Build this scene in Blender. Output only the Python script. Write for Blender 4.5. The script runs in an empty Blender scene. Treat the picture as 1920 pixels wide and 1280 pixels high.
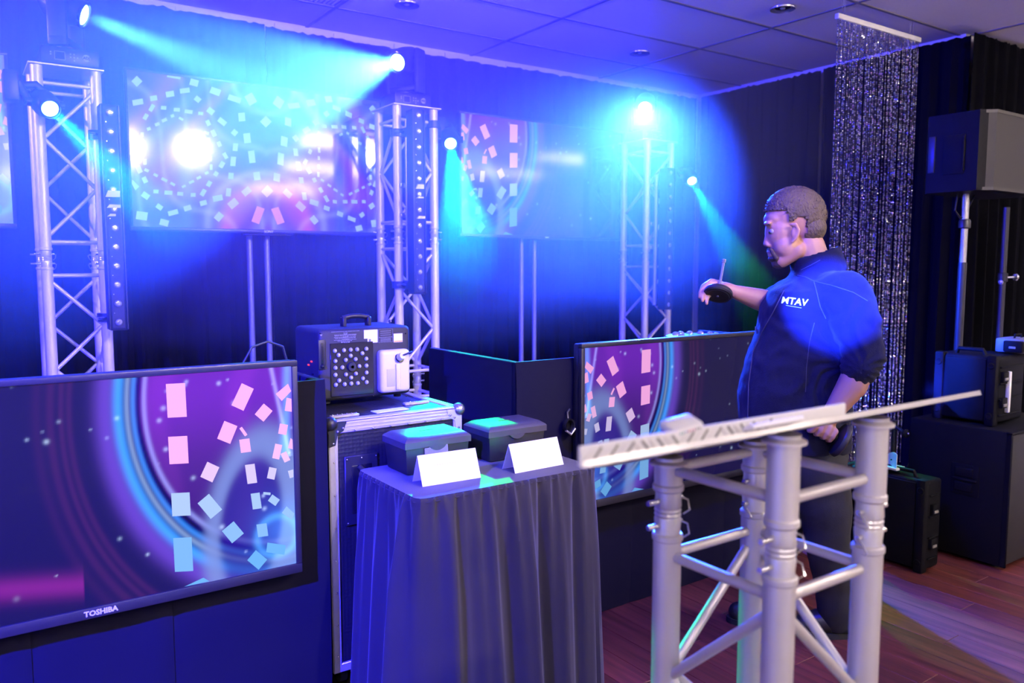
import bpy, bmesh, math, random
import numpy as np
from mathutils import Vector, Matrix, Euler, noise as mnoise
from mathutils.bvhtree import BVHTree

random.seed(7)
PI = math.pi
scene = bpy.context.scene
COL = scene.collection

# ------------------------------------------------------------------ camera
YAW, PITCH, FPX, CAMZ = 0.60508, 0.09343, 1506.6, 1.42
cam_d = bpy.data.cameras.new('camera')
cam = bpy.data.objects.new('camera', cam_d)
COL.objects.link(cam)
cam.location = (0, 0, CAMZ)
cam.rotation_euler = (PI / 2 - PITCH, 0, -YAW)
cam_d.sensor_width = 36.0
cam_d.lens = FPX / 1920 * 36.0
cam_d.clip_start = 0.02
cam_d.dof.use_dof = True
cam_d.dof.focus_distance = 2.75
cam_d.dof.aperture_fstop = 3.2
scene.camera = cam

_f = np.array([math.cos(PITCH) * math.sin(YAW), math.cos(PITCH) * math.cos(YAW), -math.sin(PITCH)])
_r = np.array([math.cos(YAW), -math.sin(YAW), 0.0])
_d = np.cross(_f, _r)
RIGHT = Vector((_r[0], _r[1], 0)); AWAY = Vector((math.sin(YAW), math.cos(YAW), 0))


def at(x, y, X=None, Y=None, Z=None, D=None):
    """measured picture point -> world point on a known plane of the room"""
    d = (x - 960) / FPX * _r + (y - 640) / FPX * _d + _f
    if X is not None: t = X / d[0]
    elif Y is not None: t = Y / d[1]
    elif Z is not None: t = (Z - CAMZ) / d[2]
    else: t = D
    return Vector((t * d[0], t * d[1], CAMZ + t * d[2]))


# ------------------------------------------------------------------ world and exposure
world = bpy.data.worlds.new('world'); scene.world = world
world.use_nodes = True
world.node_tree.nodes['Background'].inputs[0].default_value = (0.012, 0.010, 0.02, 1)
world.node_tree.nodes['Background'].inputs[1].default_value = 0.3
scene.view_settings.view_transform = 'Standard'
scene.view_settings.look = 'None'
scene.view_settings.gamma = 1.0
scene.view_settings.use_curve_mapping = False
scene.view_settings.exposure = 0.0
cy = scene.cycles
cy.max_bounces = 5; cy.diffuse_bounces = 3; cy.glossy_bounces = 3; cy.transmission_bounces = 4
cy.volume_bounces = 0; cy.transparent_max_bounces = 6
cy.caustics_reflective = False; cy.caustics_refractive = False
cy.sample_clamp_indirect = 4.0
cy.use_denoising = True
cy.use_adaptive_sampling = True; cy.adaptive_threshold = 0.06; cy.adaptive_min_samples = 16
cy.volume_step_rate = 1.5; cy.volume_max_steps = 96

# light powers, all in one place (the lamps themselves are in their fixtures' builders)
HAZE_DENSITY = 0.19
POW = dict(head_a=12000, head_b=13000, head_c=8000, mini_a=600, mini_b=1500, mini_c=600, wash_left=10500, fill_mid=8500,
           front_wash=6000, table_fill=420, front_spot=45000, troffer=56.0, warm=230.0)
C_HEAD = (0.012, 0.065, 1.0)
C_MINI = (0.0, 0.95, 0.10)
C_BLUE = (0.012, 0.008, 1.0)

# ------------------------------------------------------------------ materials
MATS = {}


def mat(name, base=(0.5, 0.5, 0.5), rough=0.5, metal=0.0, emis=None, estr=0.0, spec=0.5, var=0.0, vscale=20.0,
        bump=0.0, bscale=60.0, stretch=None, sheen=0.0, trans=0.0, alpha=1.0, attr=None, objrand=0.0, coat=0.0):
    if name in MATS: return MATS[name]
    m = bpy.data.materials.new(name); m.use_nodes = True
    nt = m.node_tree; N = nt.nodes; L = nt.links
    b = N['Principled BSDF']
    b.inputs['Base Color'].default_value = (*base, 1)
    b.inputs['Roughness'].default_value = rough
    b.inputs['Metallic'].default_value = metal
    b.inputs['Specular IOR Level'].default_value = spec
    b.inputs['Sheen Weight'].default_value = sheen
    b.inputs['Transmission Weight'].default_value = trans
    b.inputs['Alpha'].default_value = alpha
    b.inputs['Coat Weight'].default_value = coat
    if emis is not None:
        b.inputs['Emission Color'].default_value = (*emis, 1)
        b.inputs['Emission Strength'].default_value = estr
    tc = N.new('ShaderNodeTexCoord'); mp = N.new('ShaderNodeMapping')
    L.new(tc.outputs['Object'], mp.inputs[0])
    if stretch: mp.inputs['Scale'].default_value = stretch
    if var or objrand:
        n = N.new('ShaderNodeTexNoise'); n.inputs['Scale'].default_value = vscale
        n.inputs['Detail'].default_value = 4
        L.new(mp.outputs[0], n.inputs['Vector'])
        hs = N.new('ShaderNodeHueSaturation'); hs.inputs['Color'].default_value = (*base, 1)
        mr = N.new('ShaderNodeMapRange')
        mr.inputs['To Min'].default_value = 1 - var; mr.inputs['To Max'].default_value = 1 + var
        L.new(n.outputs['Fac'], mr.inputs['Value'])
        val = mr.outputs[0]
        if objrand:
            oi = N.new('ShaderNodeObjectInfo'); m2 = N.new('ShaderNodeMapRange')
            m2.inputs['To Min'].default_value = 1 - objrand; m2.inputs['To Max'].default_value = 1 + objrand
            L.new(oi.outputs['Random'], m2.inputs['Value'])
            mu = N.new('ShaderNodeMath'); mu.operation = 'MULTIPLY'
            L.new(val, mu.inputs[0]); L.new(m2.outputs[0], mu.inputs[1]); val = mu.outputs[0]
        L.new(val, hs.inputs['Value'])
        L.new(hs.outputs[0], b.inputs['Base Color'])
    if bump:
        n2 = N.new('ShaderNodeTexNoise'); n2.inputs['Scale'].default_value = bscale
        n2.inputs['Detail'].default_value = 5
        L.new(mp.outputs[0], n2.inputs['Vector'])
        bp = N.new('ShaderNodeBump'); bp.inputs['Strength'].default_value = bump
        bp.inputs['Distance'].default_value = 0.01
        L.new(n2.outputs['Fac'], bp.inputs['Height']); L.new(bp.outputs[0], b.inputs['Normal'])
    if attr:
        a = N.new('ShaderNodeAttribute'); a.attribute_name = attr
        L.new(a.outputs['Color'], b.inputs['Emission Color'])
        b.inputs['Emission Strength'].default_value = estr
    MATS[name] = m
    return m


M_ALU = mat('truss_aluminium', (0.82, 0.76, 0.74), 0.42, 0.3, var=0.12, vscale=9, bump=0.05, bscale=150)
M_ALU2 = mat('lectern_aluminium', (0.70, 0.66, 0.65), 0.38, 0.45, var=0.12, vscale=9, bump=0.05, bscale=150)
M_ALU_POL = mat('machined_aluminium', (0.78, 0.75, 0.73), 0.28, 0.45, var=0.1, vscale=30)
M_STEEL = mat('bright_steel', (0.75, 0.74, 0.74), 0.2, 0.9, var=0.06)
M_POLE = mat('grey_painted_pole', (0.30, 0.30, 0.33), 0.35, 0.5, var=0.15, vscale=6)
M_BLACKP = mat('black_plastic', (0.018, 0.018, 0.022), 0.42, 0, var=0.15, vscale=40, bump=0.04, bscale=400)
M_BLACKT = mat('textured_black_plastic', (0.022, 0.022, 0.026), 0.55, 0, var=0.2, vscale=60, bump=0.25, bscale=500)
M_BLACKM = mat('black_painted_metal', (0.022, 0.022, 0.028), 0.38, 0.1, var=0.15, vscale=20, bump=0.04, bscale=300)
M_BLACKG = mat('gloss_black_plastic', (0.012, 0.012, 0.015), 0.15, 0, var=0.1)
M_RUBBER = mat('black_rubber', (0.015, 0.015, 0.016), 0.7, 0, var=0.1)
M_BEZEL = mat('screen_bezel', (0.022, 0.021, 0.026), 0.3, 0, var=0.1)
M_DRAPE = mat('black_drape_cloth', (0.0035, 0.0035, 0.006), 0.95, 0, spec=.06, sheen=0.0, var=0.3, vscale=8, bump=0.2, bscale=220)
M_BOOTH = mat('black_stretch_fabric', (0.006, 0.0055, 0.018), 0.9, 0, spec=.15, sheen=0.03, var=0.12, vscale=4, bump=0.12, bscale=900)
M_CLOTH = mat('table_skirt_cloth', (0.015, 0.011, 0.016), 0.75, 0, sheen=0.25, var=0.12, vscale=6, bump=0.12, bscale=700)
M_TILE = mat('ceiling_tile_board', (0.74, 0.68, 0.66), 0.85, 0, var=0.06, vscale=90, bump=0.15, bscale=260, objrand=0.06)
M_TBAR = mat('ceiling_grid_metal', (0.20, 0.18, 0.20), 0.5, 0.2, var=0.05)
M_WALL = mat('wall_paint', (0.78, 0.74, 0.73), 0.8, 0, var=0.08, vscale=3, bump=0.05)
M_FLOOR = mat('floor_screed', (0.05, 0.03, 0.025), 0.7, 0, var=0.2, bump=0.05)
M_WHITE = mat('white_card', (0.95, 0.93, 0.91), 0.6, 0, var=0.02, vscale=10)
M_WHITEP = mat('white_plastic', (0.8, 0.78, 0.76), 0.35, 0, var=0.03)
M_TAPE = mat('white_tape', (0.85, 0.83, 0.8), 0.6, 0, var=0.04)
M_LENS = mat('clear_led_lens', (0.75, 0.74, 0.72), 0.12, 0.6, var=0.15, vscale=200)
M_PRINT = mat('white_print', (0.75, 0.75, 0.76), 0.6, 0)
M_DIM = mat('grey_print', (0.30, 0.30, 0.33), 0.6, 0)
M_FAINT = mat('faint_grey_print', (0.72, 0.69, 0.66), 0.6, 0)
M_YEL = mat('yellow_print', (0.75, 0.45, 0.05), 0.6, 0)
M_RED = mat('red_pilot_lamp', (0.3, 0.01, 0.01), 0.4, 0, emis=(1, 0.05, 0.08), estr=1.2)
M_GEAR = mat('matt_black_gear', (0.007, 0.007, 0.010), 0.6, 0, spec=.1, var=.2, vscale=60, bump=.15, bscale=450)
M_GREY = mat('grey_case_plastic', (0.22, 0.21, 0.19), 0.5, 0, var=0.1)
M_CABLE = mat('cable_rubber', (0.02, 0.02, 0.022), 0.5, 0, var=0.1)
M_CLEAR = mat('clear_tape_film', (0.6, 0.62, 0.62), 0.15, 0, alpha=0.25)
M_JUG = mat('translucent_jug_plastic', (0.72, 0.68, 0.66), 0.4, 0, var=0.04, vscale=12)
M_FLUID = mat('jug_fluid_level', (0.52, 0.50, 0.54), 0.35, 0, var=0.04)


def wood_mat():
    m = bpy.data.materials.new('red_brown_wood'); m.use_nodes = True
    N = m.node_tree.nodes; L = m.node_tree.links; b = N['Principled BSDF']
    tc = N.new('ShaderNodeTexCoord'); mp = N.new('ShaderNodeMapping'); mp.inputs['Scale'].default_value = (26, 1.6, 20)
    oi = N.new('ShaderNodeObjectInfo'); ad = N.new('ShaderNodeVectorMath'); ad.operation = 'ADD'
    sc = N.new('ShaderNodeVectorMath'); sc.operation = 'SCALE'; sc.inputs['Scale'].default_value = 17.0
    cx = N.new('ShaderNodeCombineXYZ')
    for i in range(3): L.new(oi.outputs['Random'], cx.inputs[i])
    L.new(cx.outputs[0], sc.inputs[0]); L.new(tc.outputs['Object'], ad.inputs[0]); L.new(sc.outputs[0], ad.inputs[1])
    L.new(ad.outputs[0], mp.inputs[0])
    n = N.new('ShaderNodeTexNoise'); n.inputs['Scale'].default_value = 1.3; n.inputs['Detail'].default_value = 7
    n.inputs['Distortion'].default_value = 0.6
    L.new(mp.outputs[0], n.inputs['Vector'])
    cr = N.new('ShaderNodeValToRGB'); e = cr.color_ramp.elements
    e[0].position = 0.3; e[0].color = (0.07, 0.018, 0.017, 1); e[1].position = 0.72; e[1].color = (0.21, 0.052, 0.042, 1)
    L.new(n.outputs['Fac'], cr.inputs[0])
    hs = N.new('ShaderNodeHueSaturation'); L.new(cr.outputs[0], hs.inputs['Color'])
    mr = N.new('ShaderNodeMapRange'); mr.inputs['To Min'].default_value = 0.75; mr.inputs['To Max'].default_value = 1.2
    L.new(oi.outputs['Random'], mr.inputs['Value']); L.new(mr.outputs[0], hs.inputs['Value'])
    L.new(hs.outputs[0], b.inputs['Base Color'])
    b.inputs['Roughness'].default_value = 0.38
    bp = N.new('ShaderNodeBump'); bp.inputs['Strength'].default_value = 0.12; bp.inputs['Distance'].default_value = 0.004
    L.new(n.outputs['Fac'], bp.inputs['Height']); L.new(bp.outputs[0], b.inputs['Normal'])
    return m


M_WOOD = wood_mat()


def hex_mat():
    m = bpy.data.materials.new('hexagon_embossed_laminate'); m.use_nodes = True
    N = m.node_tree.nodes; L = m.node_tree.links; b = N['Principled BSDF']
    b.inputs['Base Color'].default_value = (0.016, 0.016, 0.022, 1); b.inputs['Roughness'].default_value = 0.35
    tc = N.new('ShaderNodeTexCoord'); v = N.new('ShaderNodeTexVoronoi'); v.inputs['Scale'].default_value = 75
    v.inputs['Randomness'].default_value = 0.15
    L.new(tc.outputs['Object'], v.inputs['Vector'])
    bp = N.new('ShaderNodeBump'); bp.inputs['Strength'].default_value = 0.5; bp.inputs['Distance'].default_value = 0.004
    L.new(v.outputs['Distance'], bp.inputs['Height']); L.new(bp.outputs[0], b.inputs['Normal'])
    return m


M_HEX = hex_mat()


def emat(name, col, s):
    return mat(name, (0.02, 0.02, 0.02), 0.3, emis=col, estr=s)


# ------------------------------------------------------------------ mesh builder
_bev = {}


def bevbox(s, r, seg=2):
    k = (round(s[0], 4), round(s[1], 4), round(s[2], 4), round(r, 4), seg)
    if k not in _bev:
        bm = bmesh.new(); bmesh.ops.create_cube(bm, size=1.0)
        for v in bm.verts: v.co = Vector((v.co.x * s[0], v.co.y * s[1], v.co.z * s[2]))
        if r > 0:
            bmesh.ops.bevel(bm, geom=bm.edges[:], offset=min(r, min(s) * 0.49), segments=seg, profile=0.5, affect='EDGES')
        bm.verts.index_update()
        _bev[k] = ([v.co.copy() for v in bm.verts], [[v.index for v in f.verts] for f in bm.faces])
        bm.free()
    return _bev[k]


def frame(axis):
    z = Vector(axis).normalized()
    x = z.orthogonal().normalized() if abs(z.z) < 0.999 else Vector((1, 0, 0))
    if abs(z.z) < 0.999:
        x = Vector((0, 0, 1)).cross(z).normalized()
    y = z.cross(x)
    return x, y, z


class MB:
    def __init__(self): self.v = []; self.f = []

    def add(self, vs, fs):
        o = len(self.v); self.v += [Vector(p) for p in vs]; self.f += [[i + o for i in f] for f in fs]; return self

    def box(self, c, s, r=0.0, rot=None, seg=2):
        vs, fs = bevbox(s, r, seg); c = Vector(c)
        if rot is not None:
            R = rot if isinstance(rot, Matrix) else Euler(rot).to_matrix()
            return self.add([R @ p + c for p in vs], fs)
        return self.add([p + c for p in vs], fs)

    def span(self, x0, x1, y0, y1, z0, z1, r=0.0, seg=2):
        return self.box(((x0 + x1) / 2, (y0 + y1) / 2, (z0 + z1) / 2), (x1 - x0, y1 - y0, z1 - z0), r, seg=seg)

    def tube(self, p0, p1, r, n=14, r1=None, caps=True):
        p0 = Vector(p0); p1 = Vector(p1); x, y, z = frame(p1 - p0); r1 = r if r1 is None else r1
        vs = []
        for p, rr in ((p0, r), (p1, r1)):
            vs += [p + x * math.cos(2 * PI * i / n) * rr + y * math.sin(2 * PI * i / n) * rr for i in range(n)]
        fs = [[i, (i + 1) % n, n + (i + 1) % n, n + i] for i in range(n)]
        if caps: fs += [list(range(n - 1, -1, -1)), list(range(n, 2 * n))]
        return self.add(vs, fs)

    def lathe(self, prof, o=(0, 0, 0), axis=(0, 0, 1), n=24):
        o = Vector(o); x, y, z = frame(axis); vs = []; fs = []
        for (r, h) in prof:
            vs += [o + z * h + x * math.cos(2 * PI * i / n) * r + y * math.sin(2 * PI * i / n) * r for i in range(n)]
        m = len(prof)
        for k in range(m - 1):
            fs += [[k * n + i, k * n + (i + 1) % n, (k + 1) * n + (i + 1) % n, (k + 1) * n + i] for i in range(n)]
        if prof[0][0] > 1e-6: fs.append(list(range(n - 1, -1, -1)))
        if prof[-1][0] > 1e-6: fs.append([(m - 1) * n + i for i in range(n)])
        return self.add(vs, fs)

    def path(self, pts, r, n=8, caps=True):
        pts = [Vector(p) for p in pts]; rs = r if isinstance(r, (list, tuple)) else [r] * len(pts)
        vs = []; fs = []; px = None
        for k, p in enumerate(pts):
            t = (pts[min(k + 1, len(pts) - 1)] - pts[max(k - 1, 0)]).normalized()
            if px is None: x = t.orthogonal().normalized()
            else: x = (px - t * px.dot(t)).normalized()
            px = x; y = t.cross(x)
            vs += [p + (x * math.cos(2 * PI * i / n) + y * math.sin(2 * PI * i / n)) * rs[k] for i in range(n)]
        for k in range(len(pts) - 1):
            fs += [[k * n + i, k * n + (i + 1) % n, (k + 1) * n + (i + 1) % n, (k + 1) * n + i] for i in range(n)]
        if caps: fs += [list(range(n - 1, -1, -1)), [(len(pts) - 1) * n + i for i in range(n)]]
        return self.add(vs, fs)

    def prism(self, poly, o, u, v, w, depth):
        """polygon in (u,v) from o, extruded by depth along w"""
        o, u, v, w = Vector(o), Vector(u), Vector(v), Vector(w); n = len(poly)
        a = [o + u * p[0] + v * p[1] for p in poly]; b = [p + w * depth for p in a]
        fs = [list(range(n - 1, -1, -1)), list(range(n, 2 * n))] + [[i, (i + 1) % n, n + (i + 1) % n, n + i] for i in range(n)]
        return self.add(a + b, fs)

    def ball(self, c, r, nu=14, nv=9):
        R = r if isinstance(r, (tuple, list)) else (r, r, r); c = Vector(c)
        vs = [c + Vector((0, 0, -R[2]))]
        for j in range(1, nv):
            t = -PI / 2 + PI * j / nv
            for i in range(nu):
                a = 2 * PI * i / nu
                vs.append(c + Vector((R[0] * math.cos(t) * math.cos(a), R[1] * math.cos(t) * math.sin(a), R[2] * math.sin(t))))
        vs.append(c + Vector((0, 0, R[2])))
        fs = [[0, 1 + (i + 1) % nu, 1 + i] for i in range(nu)]
        for j in range(nv - 2):
            b = 1 + j * nu
            fs += [[b + i, b + (i + 1) % nu, b + nu + (i + 1) % nu, b + nu + i] for i in range(nu)]
        b = 1 + (nv - 2) * nu; t = len(vs) - 1
        fs += [[b + i, b + (i + 1) % nu, t] for i in range(nu)]
        return self.add(vs, fs)

    def mesh(self, name, o=(0, 0, 0), smooth=True, fixn=True):
        me = bpy.data.meshes.new(name); o = Vector(o)
        me.from_pydata([p - o for p in self.v], [], self.f)
        if fixn:
            bm = bmesh.new(); bm.from_mesh(me); bmesh.ops.recalc_face_normals(bm, faces=bm.faces[:]); bm.to_mesh(me); bm.free()
        if smooth:
            me.shade_smooth(); me.set_sharp_from_angle(angle=math.radians(38))
        me.update()
        return me


WL = {}


def link(name, data, m=None, parent=None, loc=(0, 0, 0)):
    o = bpy.data.objects.new(name, data); COL.objects.link(o)
    if m is not None and data is not None and not data.materials: data.materials.append(m)
    o.location = loc
    if parent is not None: o.parent = parent
    return o


def build(mb, name, m, parent=None, smooth=True, fixn=True):
    """one mesh object; a part keeps its thing's base as origin, a lone thing its own centre-bottom"""
    if parent is not None:
        w = WL[parent.name]; o = link(name, mb.mesh(name, w, smooth, fixn), m, parent); WL[o.name] = w; return o
    xs = [p.x for p in mb.v]; ys = [p.y for p in mb.v]; zs = [p.z for p in mb.v]
    w = Vector(((min(xs) + max(xs)) / 2, (min(ys) + max(ys)) / 2, min(zs)))
    o = link(name, mb.mesh(name, w, smooth, fixn), m, None, w); WL[o.name] = w
    return o


def piece(me, name, m, parent, wloc, rot=None):
    """a part that shares mesh data with its look-alikes"""
    o = link(name, me, m, parent, Vector(wloc) - WL[parent.name]); WL[o.name] = Vector(wloc)
    if rot is not None: o.rotation_euler = rot
    return o


def tag(o, label=None, cat=None, group=None, kind=None):
    if label: o['label'] = label
    if cat: o['category'] = cat
    if group: o['group'] = group
    if kind: o['kind'] = kind
    return o


def thing(name, loc, label, cat, group=None):
    o = link(name, None, None, None, loc); o.empty_display_size = 0.1; WL[o.name] = Vector(loc)
    return tag(o, label, cat, group)


def text_mb(s, size, o, u, v, depth=0.0008, align='CENTER', bold=0.0, shear=0.0):
    cu = bpy.data.curves.new('txt', 'FONT'); cu.body = s; cu.size = size; cu.align_x = align; cu.align_y = 'CENTER'
    cu.offset = bold; cu.shear = shear; cu.resolution_u = 2
    ob = bpy.data.objects.new('txt', cu); COL.objects.link(ob)
    dg = bpy.context.evaluated_depsgraph_get()
    me = bpy.data.meshes.new_from_object(ob.evaluated_get(dg))
    o, u, v = Vector(o), Vector(u), Vector(v); w = u.cross(v)
    mb = MB(); mb.add([o + u * p.co.x + v * p.co.y + w * depth for p in me.vertices], [list(p.vertices) for p in me.polygons])
    bpy.data.objects.remove(ob); bpy.data.curves.remove(cu); bpy.data.meshes.remove(me)
    return mb


def spot(name, loc, target, color, power, angle, blend=0.15, radius=0.02, parent=None):
    d = bpy.data.lights.new(name, 'SPOT'); d.color = color; d.energy = power
    d.spot_size = math.radians(angle); d.spot_blend = blend; d.shadow_soft_size = radius
    o = bpy.data.objects.new(name, d); COL.objects.link(o)
    loc = Vector(loc); q = (Vector(target) - loc).to_track_quat('-Z', 'Y')
    o.rotation_euler = q.to_euler()
    if parent is not None: o.parent = parent; o.location = loc - WL[parent.name]
    else: o.location = loc
    return o

# ================================================================== THE SETTING
CEIL = 2.94
XL = [4.39 + 1.228 * k for k in range(-6, 4)]      # ceiling grid lines
YL = [4.63 - 0.602 * k for k in range(0, 11)]
WALLY, WALLX, JOGY = 5.10, 5.55, 2.78

fl = build(MB().span(-4, 9, -8, 5.2, -0.10, -0.013), 'floor', M_FLOOR); tag(fl, kind='structure')
plank_me = MB().box((0, 0, -0.006), (0.1185, 1.1985, 0.012), 0.0012, seg=1).mesh('plank', smooth=False)
nplank = 0
for i in range(-6, 46):
    off = (i * 0.437) % 1.2
    for j in range(-1, 5):
        y = 0.15 + off + j * 1.2 - 0.6
        x = 0.06 + i * 0.12
        if y < -0.3 or y > 3.6 or (y > 2.9 and x < 1.4): continue
        piece(plank_me, 'plank', M_WOOD, fl, (x, y, 0.0)); nplank += 1
rest = MB().span(-4, -0.72, -8, 5.2, -0.012, 0).span(5.52, 9, -8, 5.2, -0.012, 0).span(-0.72, 5.52, -8, -0.9, -0.012, 0).span(-0.72, 5.52, 3.9, 5.2, -0.012, -0.002)
build(rest, 'floor_covering', mat('pale_carpet', (.62, .57, .54), .95, var=.1, vscale=40, bump=.2), fl)  # outlying floor made pale so it bounces light onto the ceiling

ce = build(MB().span(-4, 9, -8, 5.2, CEIL + 0.018, CEIL + 0.10), 'ceiling', M_TILE); tag(ce, kind='structure')
vp = at(631, 13, Z=CEIL)
vi = min(range(len(XL)), key=lambda i: abs(XL[i] - vp.x)); vj = min(range(len(YL)), key=lambda j: abs(YL[j] - vp.y))
xl = XL + [9.0]; yl = [5.1] + YL
for i in range(len(xl) - 1):
    for j in range(len(yl) - 1):
        x0, x1 = xl[i], min(xl[i + 1], 9.0); y0, y1 = yl[j + 1], yl[j]
        if x0 > 5.5 and y1 > 2.9: continue
        if i + 1 == vi and j == vj + 1: continue                     # the vent tile
        build(MB().box(((x0 + x1) / 2, (y0 + y1) / 2, CEIL + 0.009), (x1 - x0 - 0.006, y1 - y0 - 0.006, 0.016), 0.005, seg=1), 'ceiling_panel', M_TILE, ce)
# the slotted tile
x0, x1, y0, y1 = XL[vi - 1], XL[vi], YL[vj + 1], YL[vj]
vt = thing('ceiling_vent', ((x0 + x1) / 2, (y0 + y1) / 2, CEIL), 'slotted grey ceiling vent panel above the wall screens', 'vent')
build(MB().span(x0 + .003, x1 - .003, y0 + .003, y1 - .003, CEIL + .010, CEIL + .017), 'backing', M_TBAR, vt)
n = 46
for k in range(n):
    x = x0 + 0.03 + (x1 - x0 - 0.06) * k / (n - 1)
    build(MB().span(x - .008, x + .008, y0 + .02, y1 - .02, CEIL + .001, CEIL + .009, .002, 1), 'slat', M_TILE, vt)
for x in XL:
    if x < 9: build(MB().span(x - .011, x + .011, YL[-1], 5.1 if x < 5.5 else 2.78, CEIL - .004, CEIL + .004, .0015, 1), 'grid_bar', M_TBAR, ce)
for y in YL:
    build(MB().span(-3, 5.55 if y > 2.8 else 9, y - .011, y + .011, CEIL - .0035, CEIL + .0035, .0015, 1), 'grid_bar', M_TBAR, ce)

tag(build(MB().span(-4, 5.65, WALLY, WALLY + .1, 0, CEIL + .02), 'wall_back', M_WALL), kind='structure')
tag(build(MB().span(WALLX, WALLX + .1, JOGY, WALLY, 0, CEIL + .02), 'wall_right', M_WALL), kind='structure')
tag(build(MB().span(WALLX, 9.0, JOGY, JOGY + .1, 0, CEIL + .02), 'wall_recess', M_WALL), kind='structure')
tag(build(MB().span(9.0, 9.1, -8, JOGY + .1, 0, CEIL + .02), 'wall_far_right', M_WALL), kind='structure')
tag(build(MB().span(-4.1, -4, -8, 5.2, 0, CEIL + .02), 'wall_left', M_WALL), kind='structure')
tag(build(MB().span(-4.1, 9.1, -8.1, -8, 0, CEIL + .02), 'wall_front', M_WALL), kind='structure')
tr = MB()
xx = -3.9
trim = link('trim_1', None); WL['trim_1'] = Vector((0, 0, 0)); tag(trim, kind='structure')
while xx < 5.5:                                                     # short boards along the top of the wall
    w = random.uniform(.35, .62); x1 = min(xx + w, 5.54)
    build(MB().span(xx + .002, x1 - .002, WALLY - random.uniform(.008, .014), WALLY, CEIL - .14, CEIL - .012, .002, 1), 'board', M_WALL, trim)
    xx += w


def drape(a, b, z0, z1, label, seed, amp=.035, wl=.15, group='black drapes along the walls'):
    """a pleated hanging cloth with thickness and a ragged gathered top"""
    rnd = random.Random(seed); a = Vector(a); b = Vector(b); d = b - a; Ln = d.length; u = d / Ln; nrm = Vector((u.y, -u.x, 0))
    nx = int(Ln / .016); rows = [0, .1, .3, .55, .8, .93, .975, 1.0]
    ph = [rnd.uniform(0, 6.28) for _ in range(6)]

    def pt(s, k, off):
        h = rows[k]
        p1 = math.sin(2 * PI * s / wl + ph[0] + 1.3 * math.sin(s * 2.1 + ph[1]))
        p2 = .45 * math.sin(2 * PI * s / (wl * .47) + ph[2] + math.sin(s * 5 + ph[3]))
        o = amp * (p1 + p2) * (.22 + .78 * (1 - h) ** .6) + .02 * math.sin(s * 1.7 + ph[4]) * (1 - h)
        z = z0 + (z1 - z0) * h
        if k >= 6: z += .010 * mnoise.noise(Vector((s * 9, seed, 0))) + .010 * mnoise.noise(Vector((s * 31, seed, 3)))
        return a + u * s + nrm * (o + off) + Vector((0, 0, z))
    vs = []; fs = []
    for side in (0, 1):
        for i in range(nx + 1):
            for k in range(len(rows)): vs.append(pt(Ln * i / nx, k, -.004 * side))
    K = len(rows); S = (nx + 1) * K
    for i in range(nx):
        for k in range(K - 1):
            q = [i * K + k, (i + 1) * K + k, (i + 1) * K + k + 1, i * K + k + 1]
            fs.append(q); fs.append([S + t for t in reversed(q)])
        fs.append([i * K, S + i * K, S + (i + 1) * K, (i + 1) * K]); fs.append([i * K + K - 1, (i + 1) * K + K - 1, S + (i + 1) * K + K - 1, S + i * K + K - 1])
    for i in (0, nx):
        fs += [[i * K + k, i * K + k + 1, S + i * K + k + 1, S + i * K + k] for k in range(K - 1)]
    o = build(MB().add(vs, fs), 'drape', M_DRAPE)
    return tag(o, label, 'drape', group)


dy = 5.0
drape((-3.9, dy, 0), (-.35, dy, 0), .01, 2.885, 'black pleated drape behind the screen cut off by the left edge', 1)
drape((-.348, dy, 0), (1.63, dy, 0), .01, 2.88, 'black pleated drape behind the left lighting tower', 2)
drape((1.632, dy, 0), (3.41, dy, 0), .01, 2.87, 'black pleated drape behind the middle lighting tower', 3)
drape((3.412, dy, 0), (5.42, dy, 0), .01, 2.88, 'black pleated drape behind the right lighting tower, into the corner', 4)
drape((5.46, 4.98, 0), (5.46, 3.8, 0), .01, 2.89, 'black pleated drape on the side wall next to the corner', 5)
drape((5.46, 3.78, 0), (5.46, 2.70, 0), .01, 2.90, 'black pleated drape on the side wall behind the bead curtain', 6)
drape((5.425, 2.66, 0), (7.2, 2.66, 0), .01, 2.90, 'black pleated drape behind the loudspeaker at the right edge', 7)


def downlight(x, y, lit, label, group):
    t = thing('downlight', (x, y, CEIL - .012), label, 'downlight', group)
    build(MB().lathe([(.045, .012), (.068, .002), (.072, 0), (.074, .004), (.074, .0118), (.0455, .0118)], (x, y, CEIL - .012), n=28), 'trim_ring', M_STEEL if not lit else M_WHITEP, t)
    build(MB().lathe([(0.0001, .009), (.03, .0095), (.045, .0105)], (x, y, CEIL - .012), n=24), 'reflector', M_BLACKG if not lit else emat('downlight_glow', (1, .72, .62), 60), t)
    build(MB().ball((x, y, CEIL - .004), (.016, .016, .007)), 'lamp', M_LENS if not lit else emat('downlight_lamp', (1, .8, .7), 60), t)
    if lit: spot('downlight_beam', (x, y, CEIL - .03), (x, y + .15, 0), (1, .80, .68), 300, 120, .6, .05, t)


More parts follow.
